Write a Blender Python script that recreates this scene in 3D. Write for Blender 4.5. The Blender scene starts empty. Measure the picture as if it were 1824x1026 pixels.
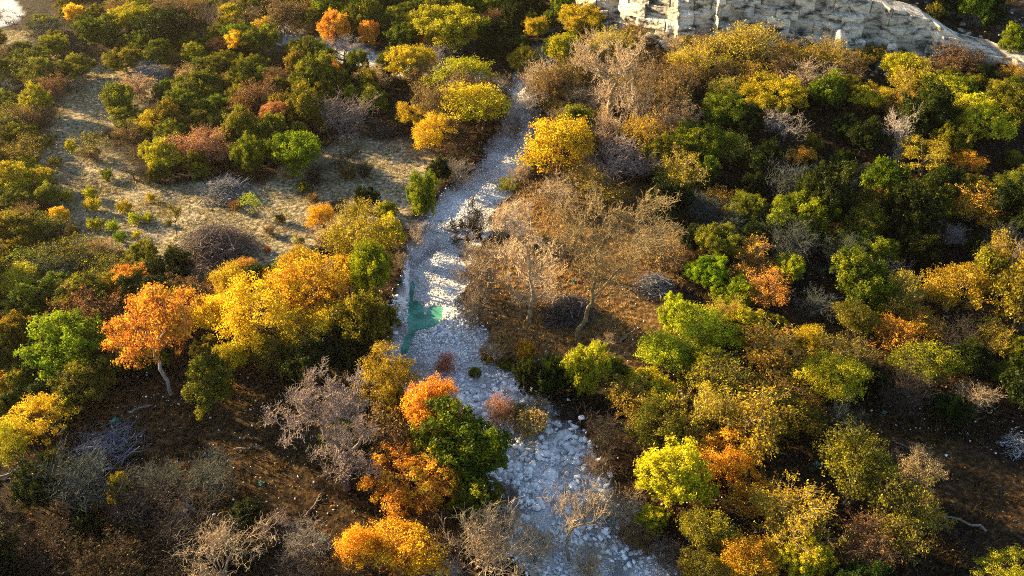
import bpy, math, random
import numpy as np
from math import radians, sin, cos, tan, atan, pi

# ---------------------------------------------------------------- camera, world, sun
scn = bpy.context.scene
COL = scn.collection
CAM_Z, PITCH, FPX = 52.0, 37.0, 1550.0
cam_d = bpy.data.cameras.new("camera"); cam = bpy.data.objects.new("camera", cam_d); COL.objects.link(cam)
cam.location = (0, 0, CAM_Z); cam.rotation_euler = (radians(90 - PITCH), 0, 0)
cam_d.sensor_width = 36.0; cam_d.lens = 36.0 * FPX / 1824.0
cam_d.clip_start = 0.5; cam_d.clip_end = 3000
scn.camera = cam

SUN_EL, SUN_LEFT = 17.0, 64.0                      # degrees: elevation, and how far left of the view direction
wd = bpy.data.worlds.new("World"); scn.world = wd; wd.use_nodes = True
wn = wd.node_tree.nodes; wl = wd.node_tree.links; wn.clear()
sky = wn.new("ShaderNodeTexSky"); sky.sky_type = 'NISHITA'; sky.sun_disc = False
sky.sun_elevation = radians(SUN_EL); sky.sun_rotation = radians(-SUN_LEFT)
sky.air_density = 1.0; sky.dust_density = 0.6; sky.ozone_density = 1.5
bgn = wn.new("ShaderNodeBackground"); bgn.inputs[1].default_value = 0.072
wo = wn.new("ShaderNodeOutputWorld"); wl.new(sky.outputs[0], bgn.inputs[0]); wl.new(bgn.outputs[0], wo.inputs[0])
sd = bpy.data.lights.new("sun", 'SUN'); sd.energy = 5.0; sd.angle = radians(0.6); sd.color = (1.0, 0.75, 0.36)
so = bpy.data.objects.new("sun", sd); COL.objects.link(so)
# the lamp shines along its -Z: +Z must point at the sun
so.rotation_euler = (radians(90 - SUN_EL), 0, radians(180 + SUN_LEFT)); so.location = (-60, 60, 60)
scn.view_settings.view_transform = 'Standard'; scn.view_settings.look = 'None'
scn.view_settings.exposure = 2.48; scn.view_settings.gamma = 1.0
try:
    cy = scn.cycles
    cy.max_bounces = 5; cy.diffuse_bounces = 3; cy.glossy_bounces = 2; cy.transmission_bounces = 3; cy.volume_bounces = 0
    cy.use_denoising = False; cy.use_adaptive_sampling = True; cy.adaptive_threshold = 0.015; cy.filter_width = 1.0
except Exception:
    pass

# ---------------------------------------------------------------- small maths
RNG = np.random.default_rng(7)
def sstep(a, b, x):
    t = np.clip((x - a) / (b - a), 0, 1); return t * t * (3 - 2 * t)
_T = np.random.default_rng(99).random((256, 256))
def vnoise(x, y):
    x = np.asarray(x, float); y = np.asarray(y, float)
    xi = np.floor(x).astype(int); yi = np.floor(y).astype(int); fx = x - xi; fy = y - yi
    fx = fx * fx * (3 - 2 * fx); fy = fy * fy * (3 - 2 * fy)
    g = lambda a, b: _T[a % 256, b % 256]
    return (g(xi, yi) * (1 - fx) + g(xi + 1, yi) * fx) * (1 - fy) + (g(xi, yi + 1) * (1 - fx) + g(xi + 1, yi + 1) * fx) * fy
def fbm(x, y, o=4):
    s = 0; a = 0.5
    for k in range(o):
        s = s + a * (vnoise(x * 2 ** k + 13.7 * k, y * 2 ** k + 7.3 * k) - 0.5); a *= 0.5
    return s
P = radians(PITCH); FW = np.array([0, cos(P), -sin(P)]); UP = np.array([0, sin(P), cos(P)]); RT = np.array([1., 0, 0])
def ray(px, py):
    d = FW * FPX + RT * (px - 912) - UP * (py - 513); return d / np.linalg.norm(d)
def plane(px, py, z):
    d = ray(px, py); t = (z - CAM_Z) / d[2]; return np.array([d[0] * t, d[1] * t, z])

# ---------------------------------------------------------------- terrain description
# creek banks: photo row, left bank column, right bank column
CR = [(168, 905, 935), (235, 897, 948), (270, 872, 942), (300, 846, 930), (340, 806, 912), (370, 785, 892), (400, 757, 868), (450, 730, 846),
      (500, 722, 832), (550, 716, 820), (600, 705, 846), (650, 690, 872), (700, 715, 930), (750, 800, 1000), (800, 855, 1042),
      (850, 872, 1066), (900, 890, 1100), (950, 912, 1142), (1000, 938, 1175), (1060, 970, 1215)]
ZB = -0.9
_cy, _cl, _cr = [], [], []
for py, a, b in CR:
    pa, pb = plane(a, py, ZB), plane(b, py, ZB); _cy.append(pa[1]); _cl.append(pa[0]); _cr.append(pb[0])
_cy, _cl, _cr = _cy[::-1], _cl[::-1], _cr[::-1]      # ascending y
_cy = [0.0, *_cy, _cy[-1] + 25, _cy[-1] + 80]; _cl = [_cl[0] + 10, *_cl, _cl[-1] + 6, _cl[-1] + 40]; _cr = [_cr[0] + 12, *_cr, _cr[-1] + 10, _cr[-1] + 46]
def banks(y, x=None):
    l, r = np.interp(y, _cy, _cl), np.interp(y, _cy, _cr)
    w = 1.5 * fbm(np.asarray(y) * 0.35, 3.3, 4); v = 2.0 * fbm(np.asarray(y) * 0.35, 31.3, 4)
    return l + w, r + v
def creek_in(x, y):                                   # metres inside the bank line, negative outside
    l, r = banks(y); return np.minimum(x - l, r - x) + 2.4 * fbm(np.asarray(x) * 0.4 + 60, np.asarray(y) * 0.4, 3)
# a second gravel bed far up the valley, and the pale track at the far left
UC = [plane(a, b, 0)[:2] for a, b in [(470, 48), (535, 70), (600, 88), (660, 104), (720, 118), (800, 128), (860, 150)]]
ROAD = [plane(a, b, 0)[:2] for a, b in [(-90, 75), (-30, 52), (12, 40), (24, 28), (14, 12), (-10, -10)]]
def polydist(x, y, pts):
    x = np.asarray(x, float); y = np.asarray(y, float); best = np.full(x.shape, 1e9)
    for (ax, ay), (bx, by) in zip(pts[:-1], pts[1:]):
        dx, dy = bx - ax, by - ay; t = np.clip(((x - ax) * dx + (y - ay) * dy) / (dx * dx + dy * dy), 0, 1)
        best = np.minimum(best, np.hypot(x - ax - t * dx, y - ay - t * dy))
    return best
# cliff line: foot of the rock face, x / y in metres, with its height
CLIFF_PX = [(1010, 20), (1060, 32), (1120, 50), (1200, 78), (1290, 84), (1400, 92), (1460, 104), (1560, 104), (1650, 112), (1720, 122), (1830, 142), (1960, 165)]
CLIFF = [plane(a, b, 4.5)[:2] for a, b in CLIFF_PX]
_kx = np.array([p[0] for p in CLIFF]); _ky = np.array([p[1] for p in CLIFF])
_kh = np.array([0.5, 3.0, 7.0, 8.5, 9.0, 8.5, 7.0, 5.2, 3.8, 1.4, 0.5, 0.3])
def cliff_y(x): return np.interp(x, _kx, _ky)
def cliff_h(x): return np.interp(x, [-20, *_kx], [0, *_kh])
POOL = [tuple(plane(a, b, ZB)[:2]) for a, b in [(734, 478), (740, 480), (740, 505), (737, 532), (748, 541), (757, 556), (766, 545), (784, 541), (791, 552), (786, 570), (774, 581), (760, 586), (742, 590), (734, 600), (728, 618), (720, 640), (712, 640), (718, 612), (724, 585), (727, 560), (730, 535), (731, 505)]]
def pool_sd(x, y):
    d = polydist(x, y, POOL + POOL[:1]); return np.where(inpoly(x, y, POOL), d, -d)
def height(x, y):
    x = np.asarray(x, float); y = np.asarray(y, float)
    z = 1.3 * fbm(x * 0.035, y * 0.035, 3) + 0.5 * fbm(x * 0.15 + 9, y * 0.15, 3)
    s = y - cliff_y(x)
    wx = sstep(-5, 25, x)
    z = z * 0.6 + wx * (4.5 * sstep(-38, -2, s)) + cliff_h(x) * sstep(5.5, 8.5, s) + wx * np.clip(s, 0, 200) * 0.16
    z = z + sstep(40, 110, x) * sstep(120, 40, y) * 2.0
    c = creek_in(x, y)
    soft = np.where(x < (banks(y)[0] + banks(y)[1]) / 2, 0.45, 1.6)
    k = sstep(-soft, soft * 0.7, c) * (y < _cy[-3] + 14)
    z = z * (1 - k) + (ZB + 0.22 * fbm(x * 0.5, y * 0.5, 3)) * k
    z = z - 0.42 * sstep(-0.35, 0.45, pool_sd(x, y) + 0.7 * fbm(x * 0.9, y * 0.9, 3))
    u = sstep(5, 2, polydist(x, y, UC)); z = z * (1 - u) + (-0.5) * u
    return z
def ground(px, py):
    p = plane(px, py, 0)
    for _ in range(14): p = plane(px, py, float(height(p[0], p[1])) * 0.6 + p[2] * 0.4)
    return np.array([p[0], p[1], float(height(p[0], p[1]))])
def project(x, y, z):
    d = np.stack([np.asarray(x, float), np.asarray(y, float), np.asarray(z, float) - CAM_Z], -1)
    w = d @ FW; return 912 + FPX * (d @ RT) / w, 513 - FPX * (d @ UP) / w, w
def inpoly(x, y, poly):
    x = np.asarray(x, float); y = np.asarray(y, float); r = np.zeros(x.shape, bool)
    n = len(poly)
    for i in range(n):
        (x1, y1), (x2, y2) = poly[i], poly[(i + 1) % n]
        if y1 == y2: continue
        c = ((y1 > y) != (y2 > y)) & (x < (x2 - x1) * (y - y1) / (y2 - y1) + x1); r ^= c
    return r
def gpoly(pts): return [tuple(plane(a, b, 0)[:2]) for a, b in pts]
MEADOW = [gpoly([(-20, 60), (60, 55), (70, 75), (120, 95), (190, 118), (330, 120), (345, 145), (260, 178), (200, 225), (150, 250), (205, 285), (270, 330), (470, 335), (610, 245), (720, 250), (800, 290), (760, 330), (735, 400), (700, 440),
                  (665, 478), (560, 500), (440, 520), (335, 492), (250, 452), (140, 435), (92, 385), (110, 320), (60, 300), (50, 255), (100, 215), (120, 150), (60, 110), (-20, 90)])]
RCLEAR = [gpoly([(890, 330), (1000, 325), (1180, 335), (1220, 420), (1215, 520), (1200, 640), (1120, 680), (1000, 650), (880, 640), (840, 570), (850, 480), (890, 400)])]
DCLEAR = [gpoly([(150, 700), (330, 690), (520, 640), (600, 780), (640, 1040), (480, 1040), (380, 870), (160, 830)]),
          gpoly([(1390, 560), (1480, 575), (1570, 625), (1560, 670), (1480, 660), (1400, 600)]),
          gpoly([(1540, 740), (1700, 780), (1830, 850), (1830, 960), (1680, 900), (1560, 850), (1480, 800)])]

# ---------------------------------------------------------------- materials
def newmat(name):
    m = bpy.data.materials.new(name); m.use_nodes = True; nt = m.node_tree; nt.nodes.clear(); return m, nt.nodes, nt.links
def N(nodes, t, **kw):
    n = nodes.new(t)
    for k, v in kw.items():
        if k.startswith('i'): n.inputs[int(k[1:])].default_value = v
        else: setattr(n, k, v)
    return n
def mixc(nodes, links, fac, a, b, mode='MIX'):
    n = nodes.new("ShaderNodeMix"); n.data_type = 'RGBA'; n.blend_type = mode
    for sock, v in ((n.inputs[0], fac), (n.inputs[6], a), (n.inputs[7], b)):
        if hasattr(v, 'is_linked') or hasattr(v, 'links'): links.new(v, sock)
        elif isinstance(v, (int, float)): sock.default_value = v
        else: sock.default_value = (*v, 1)[:4]
    return n.outputs[2]
def ramp(nodes, links, fac, stops):
    n = nodes.new("ShaderNodeValToRGB"); links.new(fac, n.inputs[0]); e = n.color_ramp.elements
    while len(e) < len(stops): e.new(0.5)
    for q, (p, c) in zip(e, stops): q.position = p; q.color = (*c, 1) if len(c) == 3 else c
    return n.outputs[0]
def maprange(nodes, links, v, a, b, c, d):
    n = nodes.new("ShaderNodeMapRange"); links.new(v, n.inputs[0])
    for i, q in enumerate((a, b, c, d)): n.inputs[1 + i].default_value = q
    return n.outputs[0]

def foliage_mat(name, trans):
    m, nd, lk = newmat(name)
    oi = nd.new("ShaderNodeObjectInfo")
    t2 = N(nd, "ShaderNodeAttribute", attribute_type='OBJECT', attribute_name='tint2')
    rn = N(nd, "ShaderNodeAttribute", attribute_type='GEOMETRY', attribute_name='rnd')
    cl = N(nd, "ShaderNodeAttribute", attribute_type='GEOMETRY', attribute_name='clump')
    ad = N(nd, "ShaderNodeMath", operation='ADD'); lk.new(oi.outputs['Random'], ad.inputs[0]); lk.new(cl.outputs['Fac'], ad.inputs[1])
    f1 = maprange(nd, lk, cl.outputs['Fac'], 0.35, 0.8, 0.0, 1.0)
    c = mixc(nd, lk, f1, oi.outputs['Color'], t2.outputs['Color'])
    hs = nd.new("ShaderNodeHueSaturation"); lk.new(c, hs.inputs['Color'])
    lk.new(maprange(nd, lk, rn.outputs['Fac'], 0, 1, 0.465, 0.53), hs.inputs['Hue'])
    lk.new(maprange(nd, lk, rn.outputs['Fac'], 0, 1, 0.65, 1.4), hs.inputs['Value'])
    d = nd.new("ShaderNodeBsdfDiffuse"); lk.new(hs.outputs[0], d.inputs[0])
    t = nd.new("ShaderNodeBsdfTranslucent"); lk.new(hs.outputs[0], t.inputs[0])
    mx = nd.new("ShaderNodeMixShader"); mx.inputs[0].default_value = trans; lk.new(d.outputs[0], mx.inputs[1]); lk.new(t.outputs[0], mx.inputs[2])
    g = nd.new("ShaderNodeBsdfGlossy"); g.inputs['Roughness'].default_value = 0.45; g.inputs[0].default_value = (1, 1, 1, 1)
    m2 = nd.new("ShaderNodeMixShader"); m2.inputs[0].default_value = 0.006; lk.new(mx.outputs[0], m2.inputs[1]); lk.new(g.outputs[0], m2.inputs[2])
    o = nd.new("ShaderNodeOutputMaterial"); lk.new(m2.outputs[0], o.inputs[0]); return m
def wood_mat():
    m, nd, lk = newmat("bark")
    oi = nd.new("ShaderNodeObjectInfo"); tc = nd.new("ShaderNodeTexCoord")
    n = N(nd, "ShaderNodeTexNoise"); n.inputs['Scale'].default_value = 3.0; n.inputs['Detail'].default_value = 5; lk.new(tc.outputs['Object'], n.inputs[0])
    f = maprange(nd, lk, n.outputs[0], 0.3, 0.7, 0.55, 1.35)
    hs = nd.new("ShaderNodeHueSaturation"); lk.new(oi.outputs['Color'], hs.inputs['Color']); lk.new(f, hs.inputs['Value'])
    p = nd.new("ShaderNodeBsdfPrincipled"); lk.new(hs.outputs[0], p.inputs['Base Color']); p.inputs['Roughness'].default_value = 0.85
    p.inputs['Specular IOR Level'].default_value = 0.2
    o = nd.new("ShaderNodeOutputMaterial"); lk.new(p.outputs[0], o.inputs[0]); return m
def ground_mat():
    m, nd, lk = newmat("ground")
    tc = nd.new("ShaderNodeTexCoord")
    z = N(nd, "ShaderNodeAttribute", attribute_type='GEOMETRY', attribute_name='zone'); sp = nd.new("ShaderNodeSeparateColor"); lk.new(z.outputs['Color'], sp.inputs[0])
    def noise(s, d=6, r=0.6):
        n = N(nd, "ShaderNodeTexNoise"); n.inputs['Scale'].default_value = s; n.inputs['Detail'].default_value = d; n.inputs['Roughness'].default_value = r; lk.new(tc.outputs['Object'], n.inputs[0]); return n.outputs[0]
    n1, n2, n3 = noise(0.35), noise(2.2), noise(11.0, 4, 0.7)
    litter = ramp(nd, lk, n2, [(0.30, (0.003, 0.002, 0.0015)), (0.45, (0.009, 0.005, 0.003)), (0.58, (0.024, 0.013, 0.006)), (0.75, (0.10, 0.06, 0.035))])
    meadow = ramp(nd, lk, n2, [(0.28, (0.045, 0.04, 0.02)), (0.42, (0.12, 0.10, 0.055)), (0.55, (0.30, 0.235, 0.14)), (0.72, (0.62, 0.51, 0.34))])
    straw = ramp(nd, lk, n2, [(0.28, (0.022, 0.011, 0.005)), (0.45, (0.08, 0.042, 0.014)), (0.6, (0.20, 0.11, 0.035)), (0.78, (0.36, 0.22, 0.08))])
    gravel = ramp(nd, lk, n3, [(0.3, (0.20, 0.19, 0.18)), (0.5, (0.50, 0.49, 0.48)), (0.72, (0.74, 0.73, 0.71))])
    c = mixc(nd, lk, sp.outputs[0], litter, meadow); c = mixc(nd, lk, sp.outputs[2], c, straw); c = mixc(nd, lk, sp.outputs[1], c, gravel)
    v = maprange(nd, lk, n1, 0.35, 0.65, 0.7, 1.2); v3 = maprange(nd, lk, n3, 0.3, 0.7, 0.7, 1.3)
    mm = N(nd, "ShaderNodeMath", operation='MULTIPLY'); lk.new(v, mm.inputs[0]); lk.new(v3, mm.inputs[1])
    hs = nd.new("ShaderNodeHueSaturation"); lk.new(c, hs.inputs['Color']); lk.new(mm.outputs[0], hs.inputs['Value'])
    p = nd.new("ShaderNodeBsdfPrincipled"); lk.new(hs.outputs[0], p.inputs['Base Color']); p.inputs['Roughness'].default_value = 0.95; p.inputs['Specular IOR Level'].default_value = 0.1
    b = N(nd, "ShaderNodeBump"); b.inputs['Strength'].default_value = 0.9; b.inputs['Distance'].default_value = 0.22; lk.new(n2, b.inputs['Height'])
    b2 = N(nd, "ShaderNodeBump"); b2.inputs['Strength'].default_value = 0.7; b2.inputs['Distance'].default_value = 0.06; lk.new(n3, b2.inputs['Height']); lk.new(b.outputs[0], b2.inputs['Normal'])
    lk.new(b2.outputs[0], p.inputs['Normal'])
    o = nd.new("ShaderNodeOutputMaterial"); lk.new(p.outputs[0], o.inputs[0]); return m
def stone_mat(name, stops, scale=0.6, bump=0.15, zs=1.0):
    m, nd, lk = newmat(name); tc = nd.new("ShaderNodeTexCoord")
    mp = nd.new("ShaderNodeMapping"); mp.inputs['Scale'].default_value = (1, 1, zs); lk.new(tc.outputs['Object'], mp.inputs[0])
    n = N(nd, "ShaderNodeTexNoise"); n.inputs['Scale'].default_value = scale; n.inputs['Detail'].default_value = 8; n.inputs['Roughness'].default_value = 0.65; lk.new(mp.outputs[0], n.inputs[0])
    c = ramp(nd, lk, n.outputs[0], stops)
    r = N(nd, "ShaderNodeAttribute", attribute_type='GEOMETRY', attribute_name='rnd')
    hs = nd.new("ShaderNodeHueSaturation"); lk.new(c, hs.inputs['Color']); lk.new(maprange(nd, lk, r.outputs['Fac'], 0, 1, 0.45, 1.15), hs.inputs['Value'])
    p = nd.new("ShaderNodeBsdfPrincipled"); lk.new(hs.outputs[0], p.inputs['Base Color']); p.inputs['Roughness'].default_value = 0.9; p.inputs['Specular IOR Level'].default_value = 0.2
    b = N(nd, "ShaderNodeBump"); b.inputs['Strength'].default_value = 0.8; b.inputs['Distance'].default_value = bump; lk.new(n.outputs[0], b.inputs['Height']); lk.new(b.outputs[0], p.inputs['Normal'])
    o = nd.new("ShaderNodeOutputMaterial"); lk.new(p.outputs[0], o.inputs[0]); return m
def water_mat():
    m, nd, lk = newmat("water"); tc = nd.new("ShaderNodeTexCoord")
    n = N(nd, "ShaderNodeTexNoise"); n.inputs['Scale'].default_value = 0.35; n.inputs['Detail'].default_value = 4; lk.new(tc.outputs['Object'], n.inputs[0])
    c = ramp(nd, lk, n.outputs[0], [(0.35, (0.02, 0.12, 0.06)), (0.5, (0.10, 0.36, 0.25)), (0.62, (0.17, 0.48, 0.36))])
    p = nd.new("ShaderNodeBsdfPrincipled"); lk.new(c, p.inputs['Base Color']); p.inputs['Roughness'].default_value = 0.04; p.inputs['IOR'].default_value = 1.33; p.inputs['Specular IOR Level'].default_value = 0.25
    w = N(nd, "ShaderNodeTexNoise"); w.inputs['Scale'].default_value = 6; lk.new(tc.outputs['Object'], w.inputs[0])
    b = N(nd, "ShaderNodeBump"); b.inputs['Strength'].default_value = 0.15; b.inputs['Distance'].default_value = 0.02; lk.new(w.outputs[0], b.inputs['Height']); lk.new(b.outputs[0], p.inputs['Normal'])
    tr = nd.new("ShaderNodeBsdfTransparent"); tr.inputs[0].default_value = (0.45, 0.8, 0.7, 1); ms = nd.new("ShaderNodeMixShader"); ms.inputs[0].default_value = 0.35
    lk.new(p.outputs[0], ms.inputs[1]); lk.new(tr.outputs[0], ms.inputs[2])
    o = nd.new("ShaderNodeOutputMaterial"); lk.new(ms.outputs[0], o.inputs[0]); return m
M_LEAF = foliage_mat("leaves", 0.42); M_WOOD = wood_mat(); M_GROUND = ground_mat(); M_WATER = water_mat()
M_STONE = stone_mat("creek_stone", [(0.25, (0.52, 0.51, 0.50)), (0.5, (0.78, 0.78, 0.77)), (0.75, (0.88, 0.88, 0.87))], 2.0, 0.03)
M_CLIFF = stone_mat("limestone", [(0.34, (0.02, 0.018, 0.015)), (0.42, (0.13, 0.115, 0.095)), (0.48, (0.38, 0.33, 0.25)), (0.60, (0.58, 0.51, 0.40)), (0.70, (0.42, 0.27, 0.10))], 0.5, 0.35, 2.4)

# ---------------------------------------------------------------- mesh helpers
def mesh_from(name, V, F, mat, rnd=None, clump=None, smooth=False):
    """V (n,3); F list of (m,k) index arrays of equal k each"""
    me = bpy.data.meshes.new(name); V = np.asarray(V, np.float32)
    me.vertices.add(len(V)); me.vertices.foreach_set("co", V.ravel())
    nl = sum(f.size for f in F); npoly = sum(len(f) for f in F)
    me.loops.add(nl); me.loops.foreach_set("vertex_index", np.concatenate([f.ravel() for f in F]).astype(np.int32))
    tot = np.concatenate([np.full(len(f), f.shape[1]) for f in F]).astype(np.int32)
    st = np.concatenate([[0], np.cumsum(tot)[:-1]]).astype(np.int32)
    me.polygons.add(npoly); me.polygons.foreach_set("loop_start", st); me.polygons.foreach_set("loop_total", tot)
    if smooth: me.polygons.foreach_set("use_smooth", np.ones(npoly, bool))
    for nm, a in (("rnd", rnd), ("clump", clump)):
        if a is not None:
            at = me.attributes.new(nm, 'FLOAT', 'FACE'); at.data.foreach_set("value", np.asarray(a, np.float32))
    me.materials.append(mat); me.update(calc_edges=True); return me
def unit(v): return v / np.maximum(np.linalg.norm(v, axis=-1, keepdims=True), 1e-9)
def cards(C, D, a, b, rng, jit=0.8):
    """rhombic leaf cards at C, facing roughly D, half-lengths a, b"""
    n = len(C); nrm = unit(D + jit * rng.normal(size=(n, 3))); t = unit(np.cross(nrm, rng.normal(size=(n, 3)))); s = np.cross(nrm, t)
    a = (a * rng.uniform(0.6, 1.3, n))[:, None]; b = (b * rng.uniform(0.6, 1.3, n))[:, None]
    V = np.stack([C + t * a, C + s * b + t * a * 0.1, C - t * a, C - s * b + t * a * 0.1], 1).reshape(-1, 3)
    return V, np.arange(4 * n).reshape(n, 4)
def tubes(segs, sides=None):
    """segs: list of (p0, p1, r0, r1)"""
    P0 = np.array([s[0] for s in segs]); P1 = np.array([s[1] for s in segs]); R0 = np.array([s[2] for s in segs]); R1 = np.array([s[3] for s in segs])
    out_v, out_f, base = [], [], 0
    for k, sel in ((3, R0 < 0.045), (6, (R0 >= 0.045))):
        if not sel.any(): continue
        p0, p1, r0, r1 = P0[sel], P1[sel], R0[sel], R1[sel]; n = len(p0)
        d = unit(p1 - p0); h = np.where(np.abs(d[:, 2:3]) > 0.9, [[1., 0, 0]], [[0, 0, 1.]]); u = unit(np.cross(d, h)); v = np.cross(d, u)
        an = np.arange(k) * 2 * pi / k; ring = u[:, None] * np.cos(an)[None, :, None] + v[:, None] * np.sin(an)[None, :, None]
        A = p0[:, None] - d[:, None] * r0[:, None, None] * 0.4 + ring * r0[:, None, None]; B = p1[:, None] + ring * r1[:, None, None]
        out_v.append(np.concatenate([A, B], 1).reshape(-1, 3))
        i = np.arange(k); j = (i + 1) % k; q = np.stack([i, j, j + k, i + k], 1)
        out_f.append((np.arange(n)[:, None, None] * 2 * k + q[None] + base).reshape(-1, 4)); base += n * 2 * k
    return np.concatenate(out_v), [np.concatenate(out_f)]
def path(p, q, r0, r1, rng, n=5, bow=0.15, segs=None):
    """a wandering limb from p to q"""
    p = np.array(p, float); q = np.array(q, float); L = np.linalg.norm(q - p); off = rng.normal(size=3) * bow * L; prev = p; pr = r0
    for i in range(1, n + 1):
        t = i / n; c = p + (q - p) * t + off * sin(pi * t) + rng.normal(size=3) * 0.03 * L * (i < n); r = r0 + (r1 - r0) * t
        segs.append((prev, c, pr, r)); prev, pr = c, r
    return prev

# ---------------------------------------------------------------- plant prototypes (meshes shared by copies)
def crown(seed, W, H, z0, nl, lr, per, leaf, flat=0.8, sub=9, sig=0.2, up=0.3, spike=0.0, fill=0.55, trunk=0.16, stems=1):
    """leafy crown of many clumps + its limbs. returns (foliage mesh, wood mesh)"""
    rng = np.random.default_rng(seed); hz = (H - z0) / 2; zc = z0 + hz
    ox, oy = rng.uniform(0, 50, 2); cs = []
    tries = 0
    while len(cs) < nl and tries < 4000:
        tries += 1; d = unit(rng.normal(size=3)); 
        if d[2] < -0.75: continue
        rr = rng.uniform(fill, 1.0) ** 0.6; e = rng.uniform(0.85, 1.05) * (1 + 1.7 * float(fbm(ox + d[0] * 1.3 + d[2], oy + d[1] * 1.3, 2)))
        c = np.array([d[0] * (W / 2 - lr * 0.7) * rr * e, d[1] * (W / 2 - lr * 0.7) * rr * e, zc + d[2] * (hz - lr * 0.6 * flat) * rr * e])
        if all(np.linalg.norm((c - o) / [1, 1, flat]) > lr * 0.8 for o in cs) or tries > 2500: cs.append(c)
    cs = np.array(cs); V, F, R, K = [], [], [], []; base = 0
    for c in cs:
        r = lr * rng.uniform(0.5, 1.3); cr = rng.random()
        sd_ = unit(rng.normal(size=(sub, 3)) + [0, 0, up]); sc = c + sd_ * [r, r, r * flat] * rng.uniform(0.4, 1.2, (sub, 1))
        n = int(per * (r / lr) ** 2); w = rng.integers(0, sub, n); g = rng.normal(size=(n, 3)) * sig * (r / lr)
        g[:, 2] = g[:, 2] * (1 - 0.4 * (flat < 0.6)) + (np.abs(rng.normal(size=n)) * spike if spike else 0)
        C = sc[w] + g; D = unit(C - c + [0, 0, 0.35 * r]); v, f = cards(C, D, leaf, leaf * 0.6, rng, 0.75)
        V.append(v); F.append(f + base); base += len(v); R.append(rng.random(n)); K.append(np.clip(cr * 0.75 + 0.25 * rng.random(n) + 0.12 * (w % 3 - 1), 0, 1))
    fo = mesh_from("foliage", np.concatenate(V), [np.concatenate(F)], M_LEAF, np.concatenate(R), np.concatenate(K))
    segs = []
    for s in range(stems):
        a = rng.uniform(0, 2 * pi); root = np.array([cos(a), sin(a), 0]) * (0.0 if stems == 1 else 0.05)
        top = np.array([cos(a) * W * 0.03 * stems, sin(a) * W * 0.03 * stems, z0 + hz * 0.35]) * (1, 1, 1)
        fork = path(root - [0, 0, 0.3], top, trunk, trunk * 0.6, rng, 6, 0.06, segs)
        mine = cs[s::stems]
        nlimb = max(3, min(6, len(mine) // 5)); idx = rng.choice(len(mine), min(nlimb, len(mine)), False); prim = mine[idx]
        ends = [path(fork, fork + (q - fork) * 0.6, trunk * 0.5, trunk * 0.26, rng, 4, 0.12, segs) for q in prim]
        for c in mine:
            e = ends[int(np.argmin([np.linalg.norm(c - x) for x in ends]))]; tip = path(e, c, trunk * 0.22, trunk * 0.1, rng, 3, 0.12, segs)
            for _ in range(4): path(tip, tip + unit(rng.normal(size=3) + [0, 0, 0.3]) * lr * rng.uniform(0.6, 1.0), trunk * 0.1, 0.01, rng, 2, 0.1, segs)
    v, f = tubes(segs); wo_ = mesh_from("trunk", v, f, M_WOOD)
    return fo, wo_
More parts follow.
